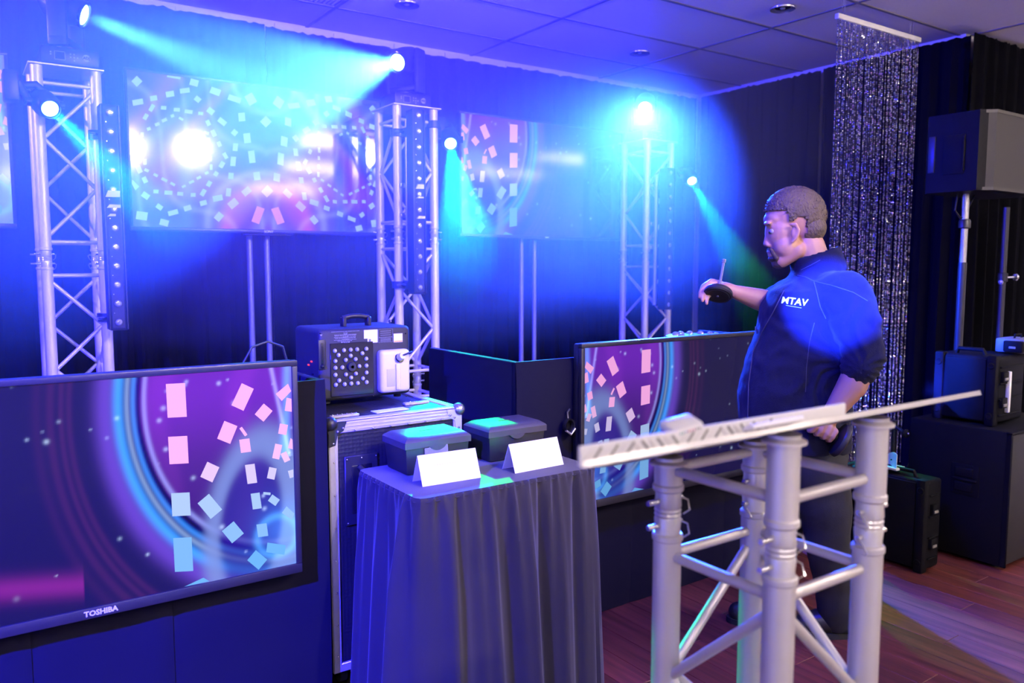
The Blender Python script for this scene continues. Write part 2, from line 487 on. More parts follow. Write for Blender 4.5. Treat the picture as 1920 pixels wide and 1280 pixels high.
downlight(2.25, 4.33, False, 'unlit round downlight in ceiling above the middle tower', 'unlit downlights')
downlight(4.11, 4.34, False, 'unlit round downlight in ceiling above the right tower', 'unlit downlights')
downlight(4.11, 3.13, False, 'unlit round downlight in ceiling left of the bead curtain', 'unlit downlights')
for k, (x, y, g, lb) in enumerate(((4.05, .0, 1, 'nearest to the screens'), (4.7, -2.55, 1, 'second from the screens'), (5.3, -6.0, 1, 'farthest from the screens'), (7.2, .4, .35, 'at the far right, nearer one'), (7.35, -1.5, .35, 'at the far right, farther one'), (-1.2, -1.6, 1, 'at the left'), (1.3, -2.55, 1, 'added in the second row, middle'), (1.3, -6.0, 1, 'added in the last row, middle'))):  # the two middle ones are added to light front faces evenly
    t = thing('ceiling_light', (x, y, CEIL - .08), 'long box ceiling light behind the camera, ' + lb, 'ceiling light', 'ceiling lights out of view')
    build(MB().span(x - .62, x + .62, y - .16, y + .16, CEIL - .022, CEIL - .005, .006), 'frame', M_WHITEP, t)
    build(MB().span(x - .60, x + .60, y - .14, y + .14, CEIL - .08, CEIL - .0222, .012, 2), 'diffuser', emat('diffuser_glow_%d' % (g * 100), (1, .87, .79), POW['troffer'] * g), t)

# ================================================================== LIGHTING TOWERS
S34 = 0.239


def truss(t, x0, y0, zs, M_ALU=M_ALU, r=.025, rb=.009, label_pins=True, base=True, plate=True, s=S34, topcut=None):
    cs = [(x0, y0), (x0 + s, y0), (x0 + s, y0 + s), (x0, y0 + s)]
    for k in range(len(zs) - 1):
        a, b = zs[k], zs[k + 1]
        lo = a + (.045 if k > 0 else .0); hi = b - (.045 if k < len(zs) - 2 else 0.0)
        for ci, (x, y) in enumerate(cs):
            h = hi if (topcut is None or k < len(zs) - 2) else topcut(x, y)
            build(MB().tube((x, y, lo), (x, y, h), r, 24), 'chord', M_ALU, t)
            for zc in ((lo,) if k > 0 else ()) + ((hi,) if k < len(zs) - 2 else ()):
                build(MB().lathe([(r, -.007), (r * 1.1, -.004), (r * 1.1, .004), (r, .007)], (x, y, zc), n=24), 'weld_collar', M_ALU, t)
            if k < len(zs) - 2:                                     # conical coupler with its pins
                build(MB().lathe([(r * .93, -.044), (r * .90, -.03), (r * .96, -.012), (r * .9, -.008), (r * .96, -.004), (r * .9, 0), (r * .96, .004), (r * .9, .008), (r * .96, .012), (r * .90, .03), (r * .93, .044)], (x, y, b), n=24), 'coupler', M_ALU_POL, t)
                dx = -1 if ci in (0, 3) else 1
                for dz in (-.022, .022):
                    build(MB().tube((x - dx * r * 1.35, y, b + dz), (x + dx * r * 1.95, y, b + dz), r * .20, 10), 'pin', M_STEEL, t)
                    q = (x - dx * r * 1.3, y, b + dz)
                    build(MB().path([q, (q[0] - dx * .006, q[1] - .012, q[2] - .004), (q[0] - dx * .002, q[1] - .02, q[2] - .02), (q[0] + dx * .006, q[1] - .012, q[2] - .028)], .0016, 6), 'spring_clip', M_STEEL, t)
        ra, rz = a + (.078 if k > 0 else .06), b - (.078 if k < len(zs) - 2 else .075)
        nseg = max(1, round((rz - ra - .05) / .215))
        for fi in range(4):
            p, q = cs[fi], cs[(fi + 1) % 4]; P = Vector((*p, 0)); Q = Vector((*q, 0)); u = (Q - P).normalized()
            P2 = P + u * (r * .8); Q2 = Q - u * (r * .8)
            for z in (ra, rz):
                if topcut is not None and k == len(zs) - 2 and z == rz: continue
                build(MB().tube(P2 + Vector((0, 0, z)), Q2 + Vector((0, 0, z)), rb, 14), 'rung', M_ALU, t)
            if topcut is not None and k == len(zs) - 2: continue
            zz = np.linspace(ra + .028, rz - .028, nseg + 1)
            for j in range(nseg):
                A, B = (P2, Q2) if (j + fi) % 2 == 0 else (Q2, P2)
                build(MB().tube(A + Vector((0, 0, zz[j] + .006)), B + Vector((0, 0, zz[j + 1] - .006)), rb, 12), 'brace', M_ALU, t)
    if base:
        build(MB().span(x0 - .12, x0 + s + .12, y0 - .12, y0 + s + .12, .001, .012, .003, 1), 'base_plate', M_ALU, t)
    if plate:
        zt = zs[-1]
        build(MB().span(x0 - .035, x0 + s + .035, y0 - .035, y0 + s + .035, zt, zt + .008, .002, 1), 'top_plate', M_ALU_POL, t)


T1 = (.354, 4.30); T2 = (2.133, 4.244); T3 = (4.170, 4.31)
for (x, y), zs, lb in ((T1, [.012, 1.454, 2.327], 'silver box-truss lighting tower left of the big double-ring screen'),
                       (T2, [.012, .72, 1.60, 2.335], 'silver box-truss lighting tower between the two wall screens'),
                       (T3, [.012, .75, 1.494, 2.325], 'silver box-truss lighting tower in the far right corner')):
    t = thing('truss_tower', (x + S34 / 2, y + S34 / 2, 0.001), lb, 'truss tower', 'silver lighting towers')
    truss(t, x, y, zs)


# ================================================================== MOVING HEAD LIGHTS
def head_body(t, piv, d, R, Ln, lens_mat, ring=True):
    d = Vector(d).normalized(); piv = Vector(piv)
    build(MB().lathe([(.0001, -Ln * .62), (R * .62, -Ln * .6), (R * .92, -Ln * .42), (R, -Ln * .1), (R, Ln * .18), (R * .86, Ln * .36), (R * .80, Ln * .5), (R * .72, Ln * .5), (R * .70, Ln * .46), (.0001, Ln * .46)], piv, d, 28), 'head', M_BLACKM, t)
    build(MB().lathe([(R * .72, Ln * .47), (R * .82, Ln * .48), (R * .84, Ln * .56), (R * .74, Ln * .57), (R * .70, Ln * .5)], piv, d, 28), 'lens_ring', M_BLACKG, t)
    build(MB().lathe([(R * .71, Ln * .485), (R * .5, Ln * .52), (R * .25, Ln * .54), (.0001, Ln * .545)], piv, d, 24), 'lens', lens_mat, t)
    return piv + d * (Ln * .60)


def mover(bx, by, bz, target, label, color, lensc, power, angle, blend, up=.205, R=.075, Ln=.17, group='large moving heads on the towers', bw=.24, bd=.2, bh=.078):
    t = thing('moving_head_light', (bx, by, bz), label, 'stage light', group)
    b = MB().box((bx, by, bz + bh / 2), (bw, bd, bh), .012)
    base = build(b, 'base', M_BLACKM, t)
    fy = by - bd / 2
    build(MB().span(bx - bw * .26, bx - bw * .10, fy - .0015, fy + .001, bz + .022, bz + .054, .0005, 1), 'display', M_BLACKG, base)
    fr = MB()
    for (a, c, e, f) in ((-.265, -.095, .019, .021), (-.265, -.095, .055, .057)): fr.span(bx + bw * a, bx + bw * c, fy - .002, fy, bz + e, bz + f)
    for a in (-.268, -.098): fr.span(bx + bw * a, bx + bw * (a + .008), fy - .002, fy, bz + .019, bz + .057)
    build(fr, 'display_frame', M_DIM, base)
    for (a, h) in ((.0, .05), (.0, .036), (.06, .05), (.06, .036), (.06, .022), (.12, .036), (-.33, .05), (-.33, .04)):
        build(MB().tube((bx + bw * a, fy - .002, bz + h), (bx + bw * a, fy + .001, bz + h), .0035, 10), 'button', M_DIM, base)
    build(MB().lathe([(.0001, .002), (.016, .002), (.016, .0)], (bx + bw * .27, fy, bz + .04), (0, -1, 0), 20), 'badge', M_DIM, base)
    build(text_mb('ADJ', .017, (bx + bw * .27, fy, bz + .04), (1, 0, 0), (0, 0, 1), .003, bold=.0006), 'badge_lettering', M_BLACKG, base)
    piv = Vector((bx, by, bz + bh + up)); d = (Vector(target) - piv).normalized()
    side = Vector((0, 0, 1)).cross(d); side.z = 0; side.normalize()
    fwd = Vector((side.y, -side.x, 0))
    Rm = Matrix((side, fwd, Vector((0, 0, 1)))).transposed()
    build(MB().lathe([(.05, 0), (.05, .016), (.045, .02)], (bx, by, bz + bh), n=24), 'turntable', M_BLACKP, t)
    yk = MB().box((bx, by, bz + bh + .036), (2 * R + .085, .075, .032), .008, rot=Rm)
    build(yk, 'yoke_bridge', M_BLACKP, t)
    for sg in (-1, 1):
        c = Vector((bx, by, bz + bh + .03 + up * .5)) + side * sg * (R + .026)
        build(MB().box(c, (.032, .085, up + .05), .012, rot=Rm), 'yoke_arm', M_BLACKP, t)
        pc = piv + side * sg * (R + .002)
        build(MB().tube(pc - side * .012, pc + side * .012, .022, 16), 'pivot', M_BLACKG, t)
    tip = head_body(t, piv, d, R, Ln, emat(lensc[0], lensc[1], lensc[2]))
    spot('beam', tip + d * .012, tip + d, color, power, angle, blend, .03, t)
    return t


LC = ('lens_glow_cyan', (.45, .95, 1.0), 14.0)
AIM_A = at(500, 170, Y=3.95); AIM_B = at(470, 190, Y=3.75); AIM_C = Vector((1.7, 2.0, .60))
mover(.49, 4.36, 2.335, AIM_A, 'large moving head on the left tower, narrow pale beam to the right', C_HEAD, LC, POW['head_a'], 17, .35)
mover(2.25, 4.36, 2.343, AIM_B, 'large moving head on the middle tower, wide cyan beam to the left', C_HEAD, LC, POW['head_b'], 34, .35)
mover(4.29, 4.46, 2.333, AIM_C, 'large moving head on the right tower, glaring towards the camera', C_HEAD, LC, POW['head_c'], 62, .55)

LM = ('lens_glow_teal', (.35, 1.0, .95), 9.0)


def mini(piv, d, base_c, clampto, label, power, angle):
    t = thing('mini_moving_head', base_c, label, 'stage light', 'small moving heads clamped to the towers')
    piv = Vector(piv); base_c = Vector(base_c); d = Vector(d).normalized()
    base = build(MB().box(base_c, (.06, .11, .13), .01), 'base', M_BLACKM, t)
    a = (Vector(clampto) - base_c).normalized()
    build(MB().tube(base_c, Vector(clampto), .013, 12), 'clamp_bolt', M_STEEL, t)
    build(MB().lathe([(.028, -.02), (.040, -.02), (.040, .02), (.028, .02), (.028, -.02)], clampto, (0, 0, 1), 20), 'clamp', M_BLACKM, t)
    side = Vector((0, 0, 1)).cross(d).normalized()
    for sg in (-1, 1):
        c = piv + side * sg * .066
        build(MB().path([base_c, (base_c + c) / 2 + Vector((0, 0, .05)), c], [.02, .018, .016], 10), 'yoke_arm', M_BLACKP, t)
        build(MB().tube(c - side * .012, c + side * .012, .02, 14), 'pivot', M_BLACKG, t)
    tip = head_body(t, piv, d, .056, .135, emat(*LM))
    spot('beam', tip + d * .01, tip + d, C_MINI, power, angle, .3, .02, t)


AM1 = Vector((.98, 1.75, .85)); AM2 = Vector((1.46, 2.18, .84)); AM3 = at(1740, 1130, Z=0)
P1 = at(95, 205, Y=4.14); d1 = (AM1 - P1).normalized()
mini(P1 - d1 * .075, d1, (.245, 4.20, 2.20), (T1[0], T1[1], 2.20), 'small moving head with teal beam on the left tower', POW['mini_a'], 11)
P2 = at(845, 270, Y=4.2); d2 = (AM2 - P2).normalized()
mini(P2 - d2 * .075, d2, (2.47, 4.36, 2.25), (T2[0] + S34, T2[1], 2.25), 'small moving head with teal beam beside the middle tower', POW['mini_b'], 15)
P3 = at(1298, 340, Y=4.3); d3 = (AM3 - P3).normalized()
mini(P3 - d3 * .075, d3, (4.53, 4.44, 2.12), (T3[0] + S34, T3[1], 2.12), 'small moving head with green beam right of the corner tower', POW['mini_c'], 13)

# blue wash fixtures hung from the ceiling outside the picture, the two by the table added
def par(loc, target, label, color, power, angle, blend, glow=('lens_glow_blue', (.05, .08, 1), 10), group='blue wash lights hung from the ceiling'):
    loc = Vector(loc); t = thing('par_light', loc, label, 'stage light', group)
    d = (Vector(target) - loc).normalized()
    build(MB().lathe([(.0001, -.16), (.05, -.155), (.075, -.1), (.08, .0), (.085, .02), (.078, .02), (.074, -.005), (.0001, -.005)], loc, d, 24), 'can', M_BLACKM, t)
    build(MB().lathe([(.074, -.002), (.0001, .004)], loc, d, 20), 'lens', emat(*glow), t)
    build(MB().path([loc + Vector((-.1, 0, 0)), loc + Vector((-.1, 0, .12)), loc + Vector((0, 0, .16)), loc + Vector((.1, 0, .12)), loc + Vector((.1, 0, 0))], .009, 8), 'yoke', M_BLACKM, t)
    build(MB().tube(loc + Vector((0, 0, .15)), (loc.x, loc.y, CEIL - .004), .014, 10), 'stem', M_BLACKM, t)
    spot('beam', loc + d * .03, loc + d, color, power, angle, blend, .04, t)


par((-1.5, 4.1, 2.62), (2.6, 4.55, 1.95), 'blue wash light hung left of the screen wall', C_BLUE, POW['wash_left'], 62, .8)
par((1.1, 1.7, 2.72), (2.75, 4.9, 2.45), 'added blue wash light hung over the table', C_BLUE, POW['fill_mid'], 60, 1.0)  # added out of view to spread blue evenly through the haze
par((-1.3, .6, 2.45), (-.15, 2.6, .7), 'blue wash light hung over the left of the booth', C_BLUE, POW['front_wash'], 62, .7)
par((1.2, 1.30, 2.70), (2.6, 2.6, .45), 'added blue wash light hung before the skirted table', C_BLUE, POW['table_fill'], 78, .8)  # added out of view to turn the right booth front blue
par((-1.0, .2, 2.50), at(1572, 572, D=2.85), 'narrow blue spotlight hung left of the camera', (.02, .05, 1.0), POW['front_spot'], 4.8, .12)

# warm front lights behind the camera, the ones that glint in the wall screens
for x, y, tg, g, lb in ((2.25, -.27, (1.3, 4.3, 1.5), 1.0, 'middle one'), (1.62, -.6, (1.0, 3.6, 1.1), 1.0, 'left one'), (4.17, .15, (4.2, 4.4, 1.6), .45, 'right one')):
    par((x, y, 2.72), tg, 'warm front light hung behind the camera, ' + lb, (1, .80, .74), POW['warm'] * g, 62, .6, ('lens_glow_warm', (1, .72, .66), 30), 'warm front lights hung from the ceiling')

# ================================================================== LED BARS
bar_lens = MB().lathe([(.0001, .010), (.010, .009), (.015, .004), (.0155, 0)], (0, 0, 0), (0, -1, 0), 18).mesh('lens')
bar_core = MB().lathe([(.0001, .0125), (.006, .0125), (.006, .008)], (0, 0, 0), (0, -1, 0), 12).mesh('lens_core')
bar_rim = MB().lathe([(.0155, .001), (.0155, .004), (.0185, .004), (.0185, 0)], (0, 0, 0), (0, -1, 0), 18).mesh('lens_rim')


def led_bar(x, y, z0, z1, tx, ty, pipe, tapes, label):
    t = thing('led_bar', (x, y, z0), label, 'light bar', 'upright LED bars on the towers')
    w = .074; y0, y1 = y - .035, y + .035
    h = build(MB().box((x, y, (z0 + z1) / 2), (w, .07, z1 - z0), .006), 'housing', M_BLACKM, t)
    for sg in (-1, 1):
        build(MB().span(x + sg * .037 - .004, x + sg * .037 + .004, y0 - .006, y1, z0 + .004, z1 - .004, .002, 1), 'side_rail', M_BLACKM, t)
    build(MB().span(x - .026, x + .026, y0 - .0012, y0 + .002, z0 + .012, z1 - .012, .0005, 1), 'front_panel', M_BLACKT, t)
    sp = (z1 - z0 - .075) / 11
    for k in range(12):
        p = (x, y0 - .001, z0 + .038 + k * sp)
        o = piece(bar_lens, 'lens', M_LENS, t, p); piece(bar_rim, 'lens_rim', M_BLACKP, t, p)
        piece(bar_core, 'lens_core', M_STEEL, t, p)
        if k < 11:
            build(MB().tube((x - .017, y0 - .0022, p[2] + sp * .5), (x - .017, y0, p[2] + sp * .5), .0022, 8), 'screw', M_STEEL, t)
    for (dz, hgt, dx, wd) in tapes:
        zz = z0 + dz
        build(MB().prism([(-wd / 2, -hgt / 2), (wd / 2, -hgt / 2 + .002), (wd / 2, hgt / 2), (-wd / 2 + .012, hgt / 2)], (x + dx, y0 - .014, zz), (1, 0, 0), (0, 0, 1), (0, 1, 0), .0135), 'label_tape', M_TAPE, t)
    for zz in (z0 + .05, z1 - .11):
        build(MB().box((x, (y1 + ty) / 2 - .01, zz), (.03, max(.02, ty - y1 - .02), .05), .005), 'bracket', M_BLACKM, t)
        build(MB().lathe([(.027, -.02), (.041, -.02), (.041, .02), (.027, .02), (.027, -.02)], (tx, ty, zz), (0, 0, 1), 20), 'clamp', M_BLACKM, t)
        build(MB().path([(x, ty - .045, zz), ((x + tx) / 2, ty - .05, zz), (tx, ty - .03, zz)], .012, 8), 'clamp_arm', M_BLACKM, t)
        build(MB().path([(tx, ty - .03, zz), (tx - .02, ty - .06, zz), (tx - .045, ty - .065, zz)], .005, 8), 'wing_bolt', M_STEEL, t)
    if pipe:
        px = pipe
        build(MB().tube((px, ty - .045, z0 + .03), (px, ty - .045, z1 - .04), .015, 16), 'mounting_pipe', M_ALU_POL, t)
        for zz in (z0 + .45, z0 + .62, z1 - .12):
            build(MB().box((px - .02, ty - .03, zz), (.05, .03, .028), .004), 'pipe_clip', M_STEEL, t)


led_bar(.612, 4.10, 1.125, 2.145, T1[0] + S34, T1[1], None, ((.62, .03, -.004, .06), (.565, .016, -.002, .056), (.525, .012, -.012, .034)), 'black LED bar with white tape strips on the left tower')
led_bar(2.165, 4.08, 1.262, 2.29, T2[0], T2[1], T2[0] + .012 + .03, ((.60, .026, 0, .05), (.54, .010, 0, .042), (.43, .016, .005, .05)), 'black LED bar with white tape strips on the middle tower')
led_bar(4.245, 4.18, 1.105, 2.12, T3[0] + S34 - .12, T3[1] - .0, T3[0] + .055, (), 'black LED bar without tape on the corner tower')

# ================================================================== SCREENS
GL = 'rectangle_glow'


def shade_half(x, y, band=False):
    """picture with swirls: x is distance from the patterned edge in screen heights, y from the bottom"""
    c = np.zeros(x.shape + (3,))
    R = .755 + .12 * (1 - y) ** 1.4
    r = np.sqrt((x - .06) ** 2 + ((y - .92) * .9) ** 2)
    q = r - R
    g = lambda v, m, s: np.exp(-((v - m) / s) ** 2)
    inside = 1 / (1 + np.exp((q + .12) / .02))
    for k, (a, b) in enumerate(((.060, .006), (.010, .004), (.22, .075))): c[..., k] = a * inside + (b) * (1 - inside)
    c += inside[..., None] * g(y, .95, .30)[..., None] * np.array([.12, .008, .36])
    c += inside[..., None] * (g(np.sin(x * 17 + y * 6 + 2 * np.sin(y * 5)), 1, .5) * .5)[..., None] * np.array([.10, .01, .14])
    c += g(q, .012, .045)[..., None] * np.array([.13, .05, .52])
    c += g(q, -.040, .022)[..., None] * np.array([.02, .36, 1.0])
    c += g(q, -.10, .012)[..., None] * np.array([.02, .25, .75])
    c -= (g(q, -.12, .012) * .3)[..., None] * np.array([.3, .3, .6])
    c += g(q, -.145, .010)[..., None] * np.array([.22, .28, .60])
    c += g(q, -.075, .009)[..., None] * np.array([.20, .30, .4])
    for m, s, a in ((.15, .012, .05), (.18, .01, .06), (.22, .016, .05), (.27, .02, .025)):
        c += (g(q, m, s) * a)[..., None] * np.array([.8, .10, .30])
    # pale arch
    ex = (x - .18 + .10 * (y - .3)) ; ey = (y - .22)
    ro = np.sqrt((ex / .25) ** 2 + (ey / .50) ** 2); ri = np.sqrt(((ex - .03) / .145) ** 2 + ((ey - .02) / .32) ** 2)
    arch = (1 / (1 + np.exp((ro - 1) / .05))) * (1 / (1 + np.exp((1 - ri) / .05)))
    c = c * (1 - arch[..., None] * .9) + arch[..., None] * np.array([.20, .28, .66])
    core = 1 / (1 + np.exp((ri - 1) / .06))
    c = c * (1 - core[..., None] * .8) + core[..., None] * np.array([.02, .015, .28])
    c += g(np.hypot(x - .05, y - .20), .0, .13)[..., None] * np.array([.02, .16, .55])
    c += g(np.hypot(x - .09, y - .16), .10, .02)[..., None] * np.array([.05, .25, .5])
    # blue rays in the upper corner
    c += (g(x - .02 - .05 * (1 - y), 0, .022) * (y > .55))[..., None] * np.array([.05, .35, .95])
    c += (g(x - .10 + .18 * (1 - y), 0, .010) * (y > .55))[..., None] * np.array([.3, .35, .8])
    # lower magenta band at the far side
    if band: c += (g(y - .10 - .10 * np.sin((x - .9) * 1.6), 0, .05) * (x > .95))[..., None] * np.array([.22, .01, .20])
    if band: c += (g(y - .06, 0, .05) * (x > 1.42))[..., None] * np.array([.34, .01, .35])
    # stars
    rs = random.Random(5)
    for _ in range(46):
        sx, sy, ss, sa = rs.uniform(0, 1.7), rs.uniform(.05, 1), rs.uniform(.004, .011), rs.uniform(.15, .7)
        c += (g(np.hypot(x - sx, y - sy), 0, ss) * sa)[..., None] * np.array([.6, .8, 1.0])
    return np.clip(c, 0, 3)


def shade_full(x, y):
    xm = np.abs(x)
    w = x * 3.1 + .5 * np.sin(y * 7 + xm * 3); 
    a = np.sin(xm * 9 + 2.6 * np.sin(y * 5.2 + xm * 4) + y * 3); b = np.sin(xm * 21 - y * 13 + 3 * np.sin(xm * 6 + y * 4))
    c = np.zeros(x.shape + (3,))
    c += np.array([.05, .03, .26])
    c += (np.clip(a, 0, 1) ** 2)[..., None] * np.array([.03, .12, .38])
    c += (np.clip(b, 0, 1) ** 6)[..., None] * np.array([.12, .14, .35])
    c += (np.clip(-a, 0, 1) ** 2)[..., None] * np.array([.20, .01, .22])
    c += np.exp(-((np.hypot(x, (y - .02) * 1.1) - .42) / .03) ** 2)[..., None] * np.array([.18, .22, .55])
    c += np.exp(-((np.hypot(x, (y - .02) * 1.1) - .30) / .05) ** 2)[..., None] * np.array([.30, .02, .25])
    c += np.exp(-(np.hypot(x * .8, y - .1) / .25) ** 2)[..., None] * np.array([.12, .02, .16])
    c += np.exp(-((xm - .55) / .05) ** 2 - ((y - .32) / .25) ** 2)[..., None] * np.array([.02, .20, .55])
    return np.clip(c, 0, 3)


# glowing rectangles of the moving picture, read off the screens: centre, width, height, turn
HALF = [(681, 183, 75, 132, -3), (689, 377, 75, 107, -3), (699, 589, 72, 90, -3), (708, 785, 72, 132, -3), (762, 918, 84, 52, -28),
        (940, 170, 52, 95, 25), (1022, 231, 45, 55, 40), (880, 308, 55, 75, 22), (943, 305, 12, 38, -35), (950, 360, 40, 52, -8),
        (812, 463, 52, 65, 25), (973, 470, 38, 75, -8), (812, 597, 58, 80, -40), (993, 576, 35, 62, -8), (1035, 547, 28, 10, 5),
        (1062, 573, 36, 30, 35), (1122, 623, 48, 32, 35), (1054, 468, 30, 45, 12), (1075, 383, 28, 58, 12), (1107, 404, 25, 38, -25),
        (1098, 296, 32, 40, 10), (1105, 152, 36, 62, 50), (1122, 200, 28, 52, 8), (1132, 352, 20, 40, 15), (1132, 470, 24, 30, -15),
        (1017, 690, 40, 50, -8), (902, 698, 60, 62, -40), (1070, 762, 72, 38, 8), (997, 806, 52, 58, -50)]
FULL = [(221, 124, 58, 58, 45), (228, 276, 78, 42, -10), (343, 247, 52, 38, -10), (330, 318, 30, 55, 30), (285, 382, 30, 45, 30), (462, 217, 60, 42, -10),
        (490, 92, 100, 20, 10), (570, 192, 72, 36, -8), (638, 134, 62, 48, 15), (663, 255, 45, 38, 40), (792, 198, 75, 48, 20), (932, 252, 95, 40, 18),
        (1050, 254, 62, 78, -30), (758, 341, 52, 42, 38), (842, 418, 65, 38, 38), (686, 358, 36, 24, 5), (598, 345, 58, 28, 8), (512, 331, 45, 28, 3),
        (416, 317, 40, 28, 3), (480, 376, 26, 22, -20), (421, 407, 40, 24, -25), (543, 397, 36, 18, 30), (369, 437, 34, 24, -20), (308, 470, 28, 24, -20),
        (740, 427, 30, 42, -25), (780, 502, 32, 50, -25), (728, 500, 36, 20, 20), (744, 556, 22, 42, 0), (750, 620, 20, 30, 0), (756, 688, 20, 36, 0),
        (762, 750, 20, 40, 0), (821, 581, 28, 38, -25), (865, 666, 28, 48, -30), (840, 731, 34, 48, 30), (797, 798, 32, 34, 30), (747, 870, 32, 42, 30),
        (704, 934, 32, 52, 30), (730, 792, 28, 20, -25), (672, 826, 34, 20, -25), (619, 857, 40, 20, -25), (563, 889, 30, 18, -25), (482, 872, 38, 20, 30),
        (421, 841, 46, 22, 28), (358, 807, 34, 20, 28), (292, 772, 34, 22, 25), (280, 711, 24, 42, 0), (272, 645, 22, 30, 0), (267, 574, 22, 32, 0),
        (260, 512, 22, 32, 0), (187, 527, 36, 52, 30), (192, 683, 28, 42, -40), (237, 765, 36, 56, -25), (279, 842, 34, 46, -25), (199, 880, 40, 70, -45),
        (284, 956, 56, 42, 35), (360, 926, 38, 28, 3), (451, 935, 58, 30, 3), (537, 943, 44, 28, 5), (631, 951, 36, 28, 0), (385, 1039, 48, 36, 35),
        (257, 1103, 82, 60, 8), (485, 1080, 74, 36, -15), (420, 1153, 64, 46, 15), (590, 1047, 54, 38, -18), (705, 1010, 50, 36, -15), (810, 975, 72, 42, -12),
        (888, 932, 36, 60, 5), (906, 813, 38, 46, 5), (922, 707, 38, 70, 5), (938, 604, 36, 56, 5), (932, 498, 40, 40, 40), (985, 384, 48, 62, -5),
        (1024, 538, 50, 72, -7), (1058, 674, 46, 90, -7), (1095, 814, 48, 60, -8), (1020, 925, 48, 65, 50), (922, 1014, 55, 70, 50), (818, 1110, 50, 60, 40),
        (1103, 1098, 60, 120, 20)]
AXIS = [(1160, 418, 60, 60, 45), (1170, 925, 62, 66, 45)]


def quads(lst, sc, ox, oy, Y):
    out = []
    for cx, cy_, w, h, a in lst:
        a = math.radians(a); ca, sa = math.cos(a), math.sin(a)
        out.append([at(ox + (cx + u * ca - v * sa) / sc, oy + (cy_ + u * sa + v * ca) / sc, Y=Y) for u, v in ((-w / 2, -h / 2), (w / 2, -h / 2), (w / 2, h / 2), (-w / 2, h / 2))])
    return out


def colour_mesh(vs, fs, cols, name, o):
    me = bpy.data.meshes.new(name); o = Vector(o)
    me.from_pydata([Vector(p) - o for p in vs], [], fs)
    ca = me.color_attributes.new('picture', 'FLOAT_COLOR', 'POINT')
    ca.data.foreach_set('color', np.concatenate([np.asarray(cols, float), np.ones((len(vs), 1))], 1).astype(np.float32).ravel())
    me.update(); return me


M_SCREEN_MATT = mat('lit_matt_screen', (0.006, 0.006, 0.008), 0.22, 0, spec=.12, attr='picture', estr=1.0)
M_SCREEN = mat('lit_screen', (0.006, 0.006, 0.008), 0.09, 0, spec=1.0, attr='picture', estr=1.0)


